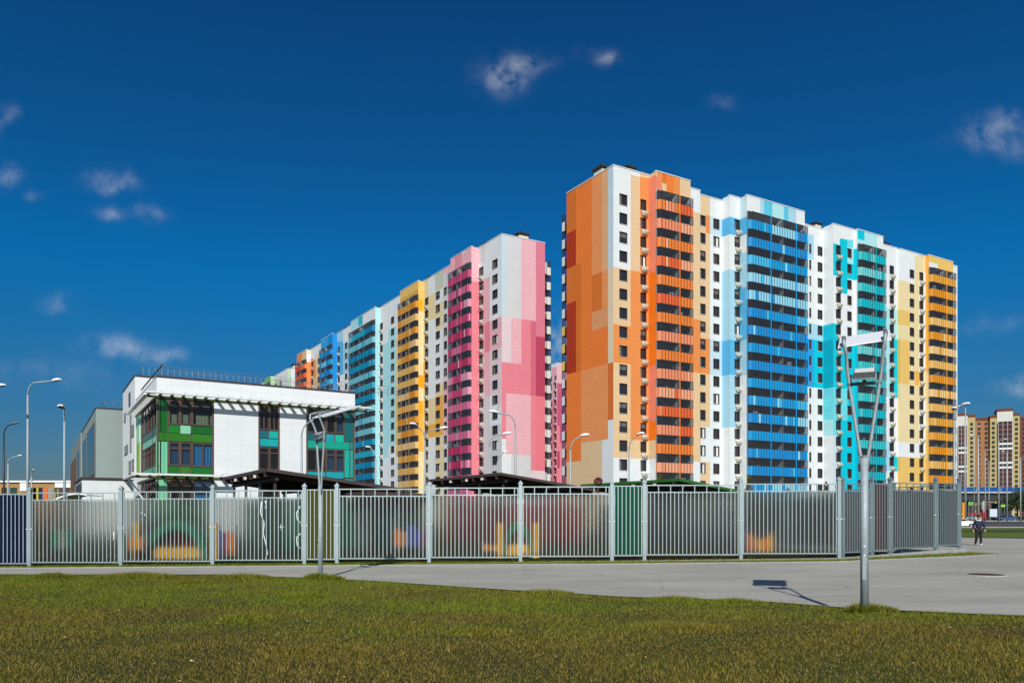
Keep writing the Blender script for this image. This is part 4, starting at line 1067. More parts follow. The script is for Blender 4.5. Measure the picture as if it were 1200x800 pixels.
blades('grass_tufts', np.concatenate(tx), np.concatenate(ty), np.concatenate(th), wid=.008)
# strip between path and fence
N1 = 80000; Xs = rng.uniform(-20, TIPX, N1); fy = np.interp(Xs, [p[0] for p in FAR], [p[1] for p in FAR]); fe = np.where(Xs < 11.9, 29.9, 29.0 + (Xs - 11.9) * .60 + .6)
Ys = fy + .06 + rng.uniform(0, 1, N1) * (fe - fy); blades('verge_grass', Xs, Ys, rng.uniform(.03, .11, N1), wid=.009)

# fallen leaves and dandelions
b = MB(); ml = [mat('leaf_yellow', (.5, .28, .03, 1)), mat('leaf_tan', (.32, .2, .08, 1)), mat('leaf_pale', (.6, .52, .3, 1))]
for k in range(170):
    Y = random.uniform(7.5, 21); X = random.uniform(-.66, .66) * Y
    if Y > interp(NEAR, X) + (6 if k % 9 == 0 else -.2): continue
    z = gz(X, Y) + (.045 if Y < interp(NEAR, X) else .02); r = random.uniform(.008, .024); a = random.uniform(0, 6)
    b.quad([(X + r * cos(a), Y + r * sin(a), z), (X - r * sin(a) * .6, Y + r * cos(a) * .6, z + .012), (X - r * cos(a), Y - r * sin(a), z + .004), (X + r * sin(a) * .6, Y - r * cos(a) * .6, z)], random.choice(ml))
b.build('fallen_leaves', kind='stuff')

# ------------------------------------------------------------------ FENCE
fence = thing('fence', 'tall pale grey steel bar fence with frosted sheets in front of the school and towers', 'fence', at(600, 29.0))
FO = Vector(fence.location)
def zf(X): return -.197 + (X + 17.56) * .01246
class Leg:
    def __init__(s, O, ang, z0): s.F = Fac(O, ang); s.z0 = z0
leg1 = Fac((0, 29.0), 0.0)
cX = (983 - 600) / F_PX * 29.0; leg2 = Fac((cX, 29.0), T1)
def post_mesh():
    b = MB(); b.box(-.062, .062, -.062, .062, -.14, 2.785, M_FENCE); b.box(-.085, .085, -.085, .085, 2.786, 2.82, M_FENCE); 
    b.quad([(-.08, -.08, 2.821), (.08, -.08, 2.821), (0, 0, 2.93)], M_FENCE); b.quad([(.08, -.08, 2.821), (.08, .08, 2.821), (0, 0, 2.93)], M_FENCE)
    b.quad([(.08, .08, 2.821), (-.08, .08, 2.821), (0, 0, 2.93)], M_FENCE); b.quad([(-.08, .08, 2.821), (-.08, -.08, 2.821), (0, 0, 2.93)], M_FENCE)
    b.box(-.11, .11, -.11, .11, -.1, -.06, M_FENCE)
    for z in (1.37, ): 
        for s_ in (-1, 1): b.tube([(s_ * .063, -.03, z), (s_ * .115, -.03, z)], .025, M_WHITE, 6)
    return b.mesh('post')
POST = post_mesh()
def floc(P): return (P.x - FO.x, P.y - FO.y, P.z)
def bar_panel(F, ang, xa, xb, z, solid, sheet_m, name='panel', label=None, doodle=None):
    """frame of bars with a sheet behind; z = base height"""
    w = xb - xa; b = MB(); r = .0155
    zb, zt, zl = z + .12, z + 2.645, z + 2.39
    if solid: zl = zt
    o = bpy.data.objects.new
    b.box(0, w, -.02, .02, zb, zb + .045, M_FENCE); b.box(0, w, -.02, .02, zt, zt + .04, M_FENCE)
    if not solid: b.box(0, w, -.018, .022, zl, zl + .04, M_FENCE)
    b.box(0, .04, -.02, .02, zb + .046, zt - .001, M_FENCE); b.box(w - .04, w, -.02, .02, zb + .046, zt - .001, M_FENCE)
    n = max(2, int(round(w / .146)))
    for k in range(1, n):
        x = w * k / n; top = zt - .001 if (solid or k % 3 == 0) else zl - .001
        b.box(x - r, x + r, -.045, -.0205, zb + .01, top + .02, M_FENCE)
    P = F.W(xa, 0, 0)
    ob = b.build(name, fence, floc(P), ang, label)
    s = MB(); s.box(.05, w - .05, .022, .032, zb + .03, zl - .02, sheet_m); s.build('frosted_sheet', ob)
    if doodle:
        d = MB()
        for pts, rr in doodle: d.tube([(p[0] * w, .0195 - .004, zb + p[1] * 2.2) for p in pts], rr, M_WHITE, 6)
        d.build('painted_squiggle', ob)
    return ob
px1 = [-72, 35, 142, 249.5, 357, 395, 503, 610, 717, 755, 868, 983]
doo = {3: [([(.53, .98), (.52, .8), (.56, .62), (.55, .45), (.58, .28), (.60, .12), (.575, .03)], .022), ([(.57, .99), (.585, .93), (.57, .86)], .02), ([(.97, .9), (.93, .78), (.94, .68), (.98, .62)], .022), ([(.975, .45), (.93, .38), (.94, .25), (.975, .2)], .022), ([(.72, .55), (.79, .56)], .012), ([(.75, .6), (.755, .5)], .012)],
       1: [([(.85, .46), (.875, .40)], .02), ([(.9, .36), (.905, .34)], .022), ([(.935, .52), (.94, .42), (.93, .38)], .02), ([(.86, .13), (.87, .12)], .02), ([(.90, .16), (.915, .15)], .018), ([(.95, .18), (.955, .08)], .024)],
       2: [([(.2, .8), (.215, .82)], .018), ([(.24, .79), (.25, .76)], .018)]}
for k in range(len(px1)):
    x = (px1[k] - 600) / F_PX * 29.0
    inst('post', POST, fence, floc(leg1.W(x, 0, zf(x))))
    if k < len(px1) - 1:
        x2_ = (px1[k + 1] - 600) / F_PX * 29.0; zz = min(zf(x), zf(x2_)) + .0 + (zf(x2_) - zf(x)) * .5
        kind = {0: (1, M_SH_BLUE, 'dark blue solid panel'), 4: (1, M_SH_OLIVE, 'narrow olive and bottle green panel'), 8: (1, M_SH_GREEN, 'narrow bright green panel'), }.get(k, (0, M_SHEET, None))
        bar_panel(leg1, 0, x + .075, x2_ - .075, zz, kind[0], kind[1], label=kind[2], doodle=doo.get(k))
px2 = [(987.5, 1021.5, 0, M_SH_GREY), (1022.5, 1043, 1, M_SH_MAR), (1044, 1096.5, 0, M_SH_GREY), (1097.5, 1124, 0, M_SH_GREY)]
z2 = lambda x: .17 + .025 * x
for k, (a, c, so, m_) in enumerate(px2):
    xa, xb_ = leg2.X(a), leg2.X(c)
    bar_panel(leg2, T1, xa + .07, xb_ - .07, (z2(xa) + z2(xb_)) / 2 - .02, so, m_, label='narrow maroon panel' if so else None)
    inst('post', POST, fence, floc(leg2.W(xb_, 0, z2(xb_))), T1)
inst('post', POST, fence, floc(leg2.W(leg2.X(987), 0, z2(0))), T1)
xend = leg2.X(1124); leg3 = Fac(leg2.W(xend, 0).xy, T1 + pi / 2)
for k in range(4):
    xa = .1 + k * 2.9; bar_panel(leg3, T1 + pi / 2, xa, xa + 2.75, z2(xend) - .1 - .03 * k, 0, M_SH_GREY); inst('post', POST, fence, floc(leg3.W(xa + 2.82, 0, z2(xend) - .1 - .03 * k)), T1)
b = MB(); xs_l = rng_(-21.5, cX + .1, .5)
for a, c in zip(xs_l[:-1], xs_l[1:]):
    ga = gz((a + c) / 2, 29); b.box(a, c, -.13, .13, ga - .3, zf(a) - .045, M_CONC)
b.build('plinth', fence, (-FO.x, 0, 0))
b = MB(); n = 12
for k in range(n):
    a = -.13 + (xend + .45) * k / n; c = -.13 + (xend + .45) * (k + 1) / n
    b.box(a, c, -.14, .14, -.3, z2((a + c) / 2) - .05, M_CONC)
b.build('plinth', fence, floc(leg2.W(0, 0, 0)), T1)
b = MB(); b.box(.15, 12, -.13, .13, -.4, z2(xend) - .2, M_CONC); b.build('plinth', fence, floc(leg3.W(0, 0, 0)), T1 + pi / 2)

# ------------------------------------------------------------------ V-SHAPED LAMPS with a reflector board
def v_lamp(px, y, rot, label, ph=2.62, roll=.08):
    X, Y = gpt(px, y); e = thing('reflector_lamp', label, 'street lamp', (X, Y, gz(X, Y)), rot, 'V-shaped reflector lamps')
    b = MB(); b.tube([(0, 0, -.1), (0, 0, ph)], [.067, .062], M_GALV, 16); b.tube([(0, 0, ph), (0, 0, ph + .02)], .07, M_GALV, 16)
    for z in (1.1, .95): b.box(-.012, .012, -.072, -.06, z, z + .03, M_WHITE)
    b.box(-.03, .03, -.07, -.055, .55, .95, M_GALV); b.build('pole', e)
    tilt = radians(19); zc_ = 4.62
    for s_ in (-1, 1):
        b = MB()
        p = [(s_ * .045, 0, ph - .25), (s_ * .06, 0, ph + .02), (s_ * .20, -.0, 3.6), (s_ * .27, -.0, 4.12), (s_ * .28, -.10, 4.36), (s_ * .31, -.18, 4.50), (s_ * .32, -.15, 4.60 + s_ * .32 * roll), (s_ * .325, .22, 4.60 + .37 * sin(tilt) / cos(tilt) + s_ * .32 * roll)]
        b.tube(p, .028, M_GALV, 10); b.tube([p[6], p[7]], .037, M_GALVD, 10)
        b.build('arm', e)
    b = MB(); b.tube([(-.27, 0, 3.86), (.27, 0, 3.86)], .03, M_GALVD, 8); b.build('crossbar', e)
    b = MB(); ca, sa = cos(radians(25)), sin(radians(25))
    T = lambda p: Vector((p.x, p.y * ca - p.z * sa - .02, p.y * sa + p.z * ca + 4.03))
    b.box(-.17, .17, -.13, .13, -.05, .05, M_GALVD, T); b.box(-.15, .15, -.11, .11, .0505, .056, mat('lamp_lens', (.6, .62, .6, 1), .15), T); b.box(-.19, .19, -.15, .15, -.07, -.051, M_GALV, T)
    b.box(-.03, .03, -.03, .03, -.2, -.05, M_GALVD, T)
    b.build('floodlight', e)
    b = MB(); ct, st = cos(tilt), sin(tilt)
    T = lambda p: Vector((p.x, p.y * ct, p.y * st + p.z - .02 + p.x * roll + 4.56))
    b.box(-.41, .41, -.10, 1.10, .0, .02, mat('reflector_white', (.8, .81, .82, 1), .35), T)
    for x in (-.41, .40): b.box(x, x + .012, -.10, 1.10, -.025, -.001, M_GALV, T)
    b.build('reflector_board', e)
v_lamp(1013, 717, radians(-24), 'large V-shaped reflector lamp standing at the right edge of the lawn, seen from the front')
v_lamp(375.5, 679, radians(-52), 'smaller V-shaped reflector lamp beside the path in front of the school', roll=-.05)

# ------------------------------------------------------------------ STREET LAMPS
def street_lamp(px, ytop, D, head_px, head_y, label, twin=None, dark=False, shape='arm'):
    X, Y, _ = at(px, D); H = zat(ytop, D); M = M_DARK if dark else M_GALV
    e = thing('street_lamp', label, 'street lamp', (X, Y, gz(X, Y) if Y < 60 else 0), 0, 'street lamps around the school')
    b = MB(); r0 = max(.06, .0009 * D); b.tube([(0, 0, 0), (0, 0, H * .4), (0, 0, H - .9)], [r0 * 1.5, r0 * 1.3, r0], M, 10); b.build('pole', e)
    for hx, hy in [(head_px, head_y)] + ([twin] if twin else []):
        dx = (hx - px) / F_PX * D; zh = zat(hy, D); s_ = 1 if dx > 0 else -1
        dy = -.7 if abs(dx) < .8 else -.2
        b = MB(); pts = [(0, 0, H - .95)]
        for k in range(1, 6):
            t = k / 6 * pi / 2; pts.append((s_ * .6 * (1 - cos(t)) * min(1, abs(dx)), dy * .3 * (k / 6), H - .95 + (.95 - (H - zh) * .3 - .1) * sin(t)))
        pts.append((dx * .82, dy * .8, zh - .02)); b.tube(pts, r0 * .75, M, 8); b.build('arm', e)
        b = MB(); L_ = max(.75, .006 * D); 
        vx = Vector((dx, dy, 0)).normalized()
        c = Vector((dx, dy, zh))
        T = lambda p: Vector((c.x + vx.x * p.x - vx.y * p.y, c.y + vx.y * p.x + vx.x * p.y, c.z + p.z + p.x * .12))
        n = 8
        for j in range(4):
            for i in range(n):
                def S(i, j):
                    u = i / n * 2 * pi; t = j / 4 * pi / 2; rr = cos(t)
                    return T(Vector((L_ * .5 * rr * cos(u), .17 * rr * sin(u) * (1.25 if cos(u) > 0 else .9), .17 * sin(t))))
                b.quad([S(i, j), S(i + 1, j), S(i + 1, j + 1), S(i, j + 1)], M_WHITE if not dark else M_GALVD, smooth=True)
        b.quad([T(Vector((L_ * .5 * cos(-i / n * 2 * pi), .19 * sin(-i / n * 2 * pi), -.01))) for i in range(n)], M_GALVD)
        b.build('lamp_head', e)
SLA = street_lamp
SLA(32.5, 446, 52, 68, 446.5, 'tall street lamp with its white head to the right, second from the left edge')
SLA(-24, 449, 50, 3, 453, 'street lamp whose white head just enters the left edge of the photo')
SLA(4.5, 496, 62, 20, 496.5, 'dark street lamp post close to the left edge', dark=True)
SLA(75.5, 476, 48, 79.5, 479, 'street lamp facing the viewer just left of the grey school wing')
SLA(9.5, 536, 120, 24, 534, 'small distant street lamp low at the left, left of the tall one')
SLA(37, 552, 130, 42, 551, 'smallest distant street lamp between the two left posts')
SLA(353.5, 494, 50, 374, 490, 'arched street lamp behind the reflector lamp against the white school wall')
SLA(498, 502, 62, 520, 502, 'double-headed street lamp in front of the yellow balconies', twin=(486, 498.5))
SLA(604, 484, 52, 579, 483.5, 'street lamp with its head to the left in front of the pink end wall')
SLA(573.5, 508, 58, 594, 508.5, 'street lamp with its head to the right in front of the pink tower corner')
SLA(583, 533, 100, 592, 529.5, 'small faint street lamp at the foot of the pink tower')
SLA(668.5, 512, 56, 685, 510.5, 'street lamp in front of the orange end wall')
SLA(737, 513, 62, 749, 509.5, 'street lamp in front of the white corner of the orange tower')
SLA(1118.5, 478, 60, 1125, 475.5, 'double-headed street lamp at the right end of the big tower', twin=(1112, 480.5))
SLA(440, 527, 95, 432, 524, 'small street lamp in front of the turquoise balconies')
for k, (px, y, D) in enumerate([(1131.5, 478, 130), (1141.5, 500, 210), (1146.5, 512, 105), (1154.5, 528, 190), (1159, 540, 205), (1170.5, 516, 160), (1180, 530, 180), (1196, 536, 150)]):
    X, Y, _ = at(px, D); H = zat(y, D) - gz(X, Y)
    where = ['first tall pole right of the fence end', 'thin pole between the fence end and the walking person', 'pole directly above the walking person', 'thin pole right of the walking person in front of the overpass', 'thin pole left of the white billboard', 'tall pole right of the white billboard', 'thin pole above the parked blue car', 'pole in front of the dark tree at the right edge'][k]
    e = thing('light_pole', where, 'pole', (X, Y, gz(X, Y)), 0, 'steel poles by the road')
    b = MB(); b.tube([(0, 0, 0), (0, 0, H)], [.16, .08], M_GALV, 8); b.build('pole', e)
    b = MB(); b.tube([(0, 0, H - .1), (.9 if k % 2 else -.9, -.3, H + .25)], .05, M_GALV, 6); b.build('arm', e)
    b = MB(); b.ball((1.1 if k % 2 else -1.1, -.35, H + .27), .4, .16, .1, M_WHITE, 8, 5); b.build('lamp_head', e)

# ------------------------------------------------------------------ PAVILIONS
M_PROOF = mat('pavilion_brown', (.045, .028, .022, 1), .7, noise=.2, nscale=2); M_PRT = mat('pavilion_roof_top', (.06, .045, .04, 1), .6)
M_PGREEN = mat('pavilion_green_top', rgb(44, 110, 40), .5)
def pavilion(px, D, y, label, wallc, topm, t_a, dz, t_b=9.87):
    C = at(px, D); zr = zat(y, D); e = thing('pavilion', label, 'pavilion', (C.x, C.y, 0), T1, 'playground pavilions')
    b = MB(); th_ = .16
    z = lambda x: zr - dz * x / t_a
    for yy in (0,):
        c = [(0, 0), (t_a, 0), (t_a, t_b), (0, t_b)]
        b.quad([(x, y_, z(x)) for x, y_ in c], topm); b.quad([(x, y_, z(x) - th_) for x, y_ in c[::-1]], topm if topm is M_PGREEN else M_PROOF)
        for i in range(4):
            (xa, ya), (xb_, yb) = c[i], c[(i + 1) % 4]; b.quad([(xa, ya, z(xa) - th_), (xb_, yb, z(xb_) - th_), (xb_, yb, z(xb_)), (xa, ya, z(xa))], topm)
    b.build('roof', e)
    r = MB()
    n = 7
    for k in range(n):
        yy = .6 + k * (t_b - 1.2) / (n - 1); r.box(.0, t_a, yy - .06, yy + .06, -.2, 0, M_PROOF, T=lambda p: Vector((p.x, p.y, z(p.x) - th_ - .002 + p.z)))
    for xx in (.5, t_a * .5, t_a - .5): r.box(xx - .06, xx + .06, .2, t_b - .2, -.34, -.203, M_PROOF, T=lambda p: Vector((p.x, p.y, z(p.x) - th_ - .002 + p.z)))
    r.build('rafter', e)
    for xx in (.5, t_a * .5, t_a - .5):
        for yy in (.6, t_b * .35, t_b * .65, t_b - .6):
            b = MB(); b.box(xx - .06, xx + .06, yy - .06, yy + .06, 0, z(xx) - th_ - .36, M_PROOF if yy < 1 and xx < 1 else M_GALVD); b.build('post', e)
    for yy in (2.2, 4.2, 6.4):
        b = MB(); b.box(-.1, .02, yy - .07, yy + .07, zr - .36, zr - .22, M_CREAM); b.build('beam_end', e)
    # boarded walls
    b = MB(); wm_ = mat('board_%d_%d_%d' % wallc, rgb(*wallc), .6, noise=.1)
    zt = 2.45
    for k in range(16): 
        zz = .08 + k * .148; b.box(.9, t_a - .3, 1.0, 1.04, zz, zz + .13, wm_)
        b.box(.9, .94, 1.05, t_b - .8, zz, zz + .13, wm_)
    b.build('boarded_wall', e)
    return e
pavilion(313, 36, 548, 'brown pavilion roof with green boarded walls in front of the school', (8, 92, 66), M_PRT, 6.52, .78)
pavilion(587, 46, 553.3, 'brown pavilion roof with dark red boarded walls in the middle behind the fence', (140, 24, 30), M_PRT, 6.95, .85)
pavilion(797, 46.3, 560.2, 'green-topped pavilion roof in front of the orange tower', (70, 70, 80), M_PGREEN, 6.6, .8)
pavilion(430, 36, 575, 'low pavilion with teal boarded walls hidden behind the middle fence panels', (6, 60, 62), M_PRT, 3.5, .1, 3.5)

# play equipment seen blurred through the sheets
def arch(px, D, half, top, cols, label):
    C = at(px, D); e = thing('play_arch', label, 'play equipment', (C.x, C.y, gz(C.x, C.y)), 0, 'play equipment behind the fence')
    b = MB(); n = 14
    for k in range(n):
        a0, a1 = pi * k / n, pi * (k + 1) / n
        P = lambda a, r: (half * r * cos(a), top * r * sin(a))
        for y0, y1 in ((0, .8),):
            o0, o1, i0, i1 = P(a0, 1), P(a1, 1), P(a0, .78), P(a1, .78)
            b.quad([(o0[0], 0, o0[1]), (o1[0], 0, o1[1]), (i1[0], 0, i1[1]), (i0[0], 0, i0[1])], cols[0]); b.quad([(o0[0], 0, o0[1]), (o0[0], .8, o0[1]), (o1[0], .8, o1[1]), (o1[0], 0, o1[1])], cols[0])
            b.quad([(i0[0], .8, i0[1]), (i1[0], .8, i1[1]), (o1[0], .8, o1[1]), (o0[0], .8, o0[1])], cols[0]); b.quad([(i0[0], 0, i0[1]), (i1[0], 0, i1[1]), (i1[0], .8, i1[1]), (i0[0], .8, i0[1])], cols[0])
    b.build('arch', e)
    b = MB(); b.box(-half * .95, half * .95, .2, .5, .1, .55, cols[1]); b.box(-half * .55, half * .55, .9, 1.0, .1, top * .7, cols[2]); b.build('bench', e)
    for s_ in (-1, 1):
        b = MB(); b.box(s_ * half * 1.18 - .12, s_ * half * 1.18 + .12, 0, .3, 0, top * .95, cols[1]); b.build('post', e)
pg = mat('play_green', rgb(10, 120, 84)); py_ = mat('play_yellow', rgb(232, 170, 30)); por = mat('play_orange', rgb(222, 122, 40)); pr = mat('play_red', rgb(190, 40, 40)); pb = mat('play_blue', rgb(60, 84, 170)); pp = mat('play_purple', rgb(120, 50, 110))
arch(205, 32.6, 1.35, 1.65, (pg, py_, pr), 'green and yellow play arch behind the third fence panel')
arch(607, 32.4, .62, 1.5, (pg, py_, py_), 'narrow green and yellow play arch in front of the red pavilion')
def play_wall(px0, px1, D, z0, z1, cols, label):
    C = at(px0, D); w_ = (px1 - px0) / F_PX * D; e = thing('play_wall', label, 'play equipment', (C.x, C.y, gz(C.x, C.y)), 0, 'play equipment behind the fence')
    n = len(cols)
    for k, c in enumerate(cols):
        b = MB(); q = random.uniform(0, .35)
        b.box(w_ * k / n + .01, w_ * (k + 1) / n - .01, 0, .12, z0, z1 - q, c); b.box(w_ * k / n + .04, w_ * (k + 1) / n - .04, -.03, -.002, z0 + .1, z0 + .25, c); b.build('board', e)
    for x in (0, w_):
        b = MB(); b.tube([(x, .2, 0), (x, .2, z1 + .15)], .05, M_GALVD, 8); b.build('post', e)
play_wall(150, 168, 32, .5, 1.35, [por, py_, por], 'orange and yellow play wall behind the left fence panels')
play_wall(255, 276, 32, .25, 1.3, [pb, pp, por, por], 'blue, purple and orange play wall left of the green pavilion')
play_wall(60, 86, 32.4, .5, 1.6, [pg, mat('play_grey', rgb(130, 130, 130)), pg], 'green and grey play wall behind the leftmost clear panel')
play_wall(462, 500, 32.8, .5, 1.4, [por, mat('play_tan', rgb(170, 130, 100)), pb, pb, pp], 'orange, tan and blue play wall left of the red pavilion')
play_wall(566, 584, 32.8, .3, .62, [py_, por, py_], 'low yellow play bench in front of the red pavilion')
play_wall(876, 906, 33.4, .15, .9, [por, mat('play_tan', rgb(170, 130, 100)), py_, por, py_], 'orange and yellow play wall behind the right fence panels')

# conical shrubs, trees
def leafmat(name, c1, c2):
    if name in MATS: return MATS[name]
    m = bpy.data.materials.new(name); m.use_nodes = True; nt = m.node_tree; b = nt.nodes['Principled BSDF']; b.inputs['Roughness'].default_value = .7
    tc = nt.nodes.new('ShaderNodeTexCoord'); n = nt.nodes.new('ShaderNodeTexNoise'); n.inputs['Scale'].default_value = 1.6
    r = nt.nodes.new('ShaderNodeValToRGB'); r.color_ramp.elements[0].color = c1; r.color_ramp.elements[1].color = c2; r.color_ramp.elements[0].position = .35; r.color_ramp.elements[1].position = .65
    nt.links.new(tc.outputs['Object'], n.inputs['Vector']); nt.links.new(n.outputs['Fac'], r.inputs[0]); nt.links.new(r.outputs[0], b.inputs['Base Color']); MATS[name] = m; return m
def crown(b, n, f, size, m):
    for _ in range(n):
        p = Vector(f()); a = Vector((random.gauss(0, 1), random.gauss(0, 1), random.gauss(0, 1))).normalized(); u = a.orthogonal().normalized(); w = a.cross(u); s_ = size * random.uniform(.6, 1.4)
        b.quad([p - u * s_, p - w * s_ * .6, p + u * s_, p + w * s_ * .6], m)
def conifer(px, y, D, label, m, r=.65):
    X, Y, _ = at(px, D); H = zat(y, D); e = thing('conical_shrub', label, 'shrub', (X, Y, 0), 0, 'conical shrubs behind the fence')
    b = MB(); b.tube([(0, 0, 0), (.03, 0, H * .5), (0, 0, H * .95)], [.07, .05, .015], M_PROOF, 7); b.build('trunk', e)
    def f():
        t = random.random() ** .8; rr = r * (1 - t) ** .6 * (.5 + .5 * random.random()) * (1 + .25 * sin(7 * t * 5)); a = random.uniform(0, 2 * pi); return (rr * cos(a), rr * sin(a), .15 + t * (H - .15))
    b = MB(); crown(b, 1600, f, .06, m); b.build('foliage', e)
lg = leafmat('shrub_leaves', (.05, .06, .01, 1), (.22, .15, .02, 1)); lr = leafmat('shrub_red', (.10, .015, .01, 1), (.16, .04, .02, 1)); lk = leafmat('tree_leaves', (.012, .028, .010, 1), (.05, .08, .02, 1))
conifer(774, 555.5, 60, 'yellow-green conical shrub in front of the red-orange balconies', lg, .75)
conifer(877.5, 556, 60, 'yellow-green conical shrub at the foot of the blue balconies', lg, .6)
conifer(968, 564, 70, 'low dark shrub at the foot of the turquoise part', lk, .9)
conifer(1103, 567, 60, 'dark shrub behind the fence end', lk, .8)
X, Y, _ = at(701, 50); e = thing('round_topiary', 'dark red ball-shaped shrub top beside the orange end wall', 'shrub', (X, Y, 0))
b = MB(); b.tube([(0, 0, 0), (0, 0, 3.7)], .05, M_PROOF, 7); b.build('trunk', e)
def f():
    a = Vector((random.gauss(0, 1), random.gauss(0, 1), random.gauss(0, 1))).normalized() * random.uniform(.5, 1) ** .4 * .27; return (a.x, a.y, a.z + 3.85)
b = MB(); crown(b, 420, f, .05, lr); b.build('foliage', e)
def tree(px, D, H, R_, label, m, n=2600, grp='trees by the overpass'):
    X, Y, _ = at(px, D); g0 = gz(X, Y); e = thing('tree', label, 'tree', (X, Y, g0), 0, grp)
    b = MB(); b.tube([(0, 0, 0), (.1, 0, H * .3), (0, .1, H * .8)], [.25, .18, .05], M_PROOF, 8)
    for k in range(5):
        a = random.uniform(0, 6.3); b.tube([(.05, 0, H * (.25 + .1 * k)), (R_ * .6 * cos(a), R_ * .6 * sin(a), H * (.4 + .1 * k))], [.09, .03], M_PROOF, 5)
    b.build('trunk', e)
    cl = [(random.uniform(-.7, .7) * R_, random.uniform(-.7, .7) * R_, H * random.uniform(.35, .88), R_ * random.uniform(.3, .5)) for _ in range(13)]
    def f():
        c = random.choice(cl); a = Vector((random.gauss(0, 1), random.gauss(0, 1), random.gauss(0, 1))).normalized() * c[3] * random.random() ** .33; return (c[0] + a.x, c[1] + a.y, c[2] + a.z * .8)
    b = MB(); crown(b, n, f, R_ * .05, m); b.build('crown', e)
tree(1192, 232, 9.5, 4.2, 'dark tree in front of the overpass at the right edge, left one of the pair', lk)
tree(1212, 225, 10.5, 5.0, 'larger dark tree cut by the right edge of the photo', lk)
tree(1178, 300, 6.5, 3.2, 'small dark tree under the overpass left of the right-edge trees', lk)
tree(1148, 330, 6.0, 3.0, 'small dark tree under the overpass behind the walking person', lk)
# far wood along the horizon
b = MB()
for k in range(2600):
    X = random.uniform(-1500, 1500); Y = 1300 + random.uniform(0, 120); s_ = random.uniform(3, 9)
    z0 = gz(X, Y); a = random.uniform(0, pi); b.quad([(X - s_ * cos(a), Y - s_ * sin(a), z0), (X + s_ * cos(a), Y + s_ * sin(a), z0), (X + s_ * .6 * cos(a), Y, z0 + s_ * random.uniform(1.1, 1.7)), (X - s_ * .5 * cos(a), Y, z0 + s_ * random.uniform(1.1, 1.7))], lk)
b.build('far_woods', kind='stuff')

# ------------------------------------------------------------------ OVERPASS
OVP = at(1080, 262); ov = thing('overpass', 'road overpass with a blue barrier band on dark girders and piers at the right', 'overpass', OVP)
zt0, zm0, zb0 = zat(570.5, 262), zat(576.5, 262), zat(587.5, 262)
b = MB(); b.box(-70, 160, 0, .25, zm0 + .25, zt0, mat('barrier_blue', rgb(14, 84, 160), .4, noise=.15, nscale=.5)); 
for k in range(58): b.box(-70 + k * 4, -69.8 + k * 4, -.06, -.003, zm0 + .25, zt0 + .1, M_GALV)
b.build('barrier', ov, (0, 0, 0))
b = MB(); b.box(-70, 160, -.3, 14, zm0 - .35, zm0 + .24, M_CONC); b.build('deck', ov)
b = MB()
for yy in (.4, 4, 8, 12): b.box(-70, 160, yy, yy + .5, zb0 + .3, zm0 - .352, mat('girder_dark', (.03, .032, .036, 1), .7))
b.build('girder', ov)
for k in range(8):
    for yy in (1, 11):
        b = MB(); b.tube([(-60 + k * 27, yy, 0), (-60 + k * 27, yy, zb0 + .3)], .7, M_CONC, 12); b.build('pier', ov)
# low commercial units and hoardings under the overpass
def unit(px0, px1, y, D, c, label, sign=None):
    C = at(px0, D); g0 = gz(C.x, C.y); W_ = (px1 - px0) / F_PX * D; H = zat(y, D) - g0
    e = thing('kiosk', label, 'kiosk', (C.x, C.y, g0), 0, 'kiosks under the overpass')
    b = MB(); b.box(0, W_, 0, 6, 0, H, mat('kiosk_%d_%d_%d' % c, rgb(*c), .6, noise=.1)); b.build('wall', e)
    b = MB(); b.box(-.2, W_ + .2, -.5, 6.2, H + .003, H + .25, M_GALVD); b.build('roof', e)
    b = MB(); b.box(W_ * .15, W_ * .55, -.08, -.004, .9, H * .75, M_GLASS); b.build('window', e)
    b = MB(); b.box(W_ * .65, W_ * .85, -.08, -.004, 0, H * .75, M_DARK); b.build('door', e)
unit(1126, 1141, 589, 330, (96, 60, 50), 'low brown kiosk left of the walking person under the overpass')
unit(1143, 1150, 588, 345, (190, 180, 120), 'pale yellow kiosk under the overpass')
unit(1151, 1163, 589, 350, (120, 70, 60), 'reddish kiosk behind the white billboard')
unit(1172, 1186, 590, 340, (60, 66, 72), 'grey kiosk behind the blue car')
def board(px0, px1, y0, y1, D, c, label, cat, name, c2=None, legs=True):
    C = at((px0 + px1) / 2, D); g0 = gz(C.x, C.y); W_ = (px1 - px0) / F_PX * D; za, zb = zat(y1, D) - g0, zat(y0, D) - g0
    e = thing(name, label, cat, (C.x, C.y, g0))
    b = MB(); b.box(-W_ / 2, W_ / 2, 0, .15, max(za, .05), zb, mat('board_%d_%d_%d' % c, rgb(*c), .5, noise=.08)); b.build('board', e)
    if c2:
        b = MB(); b.box(-W_ * .3, W_ * .3, -.03, -.003, za + (zb - za) * .3, za + (zb - za) * .75, mat('board_%d_%d_%d' % c2, rgb(*c2), .5)); b.build('emblem', e)
    for s_ in (-.4, .4):
        b = MB(); b.box(s_ * W_ - .08, s_ * W_ + .08, .16, .3, 0, zb, M_GALVD); b.build('leg', e)
board(1160, 1168.6, 596, 605.2, 205, (206, 224, 232), 'white billboard beside the walking person under the overpass', 'billboard', 'billboard')
board(1135, 1140.3, 588, 591.5, 202, (150, 220, 60), 'bright yellow-green sign with a blue square above the red hoarding', 'sign', 'road_sign', (40, 110, 170))
board(1173, 1178, 591, 593.5, 206, (150, 220, 60), 'small yellow-green sign right of the white billboard', 'sign', 'road_sign')
board(1134, 1151, 600.5, 603.5, 207, (170, 30, 44), 'low red hoarding behind the walking person', 'hoarding', 'hoarding')
board(1151.5, 1158.5, 600, 607, 206, (180, 34, 48), 'taller red hoarding next to the white billboard', 'hoarding', 'hoarding')
board(1151, 1154.5, 597, 600, 208, (226, 150, 170), 'pink placard on top of the red hoarding', 'placard', 'placard')
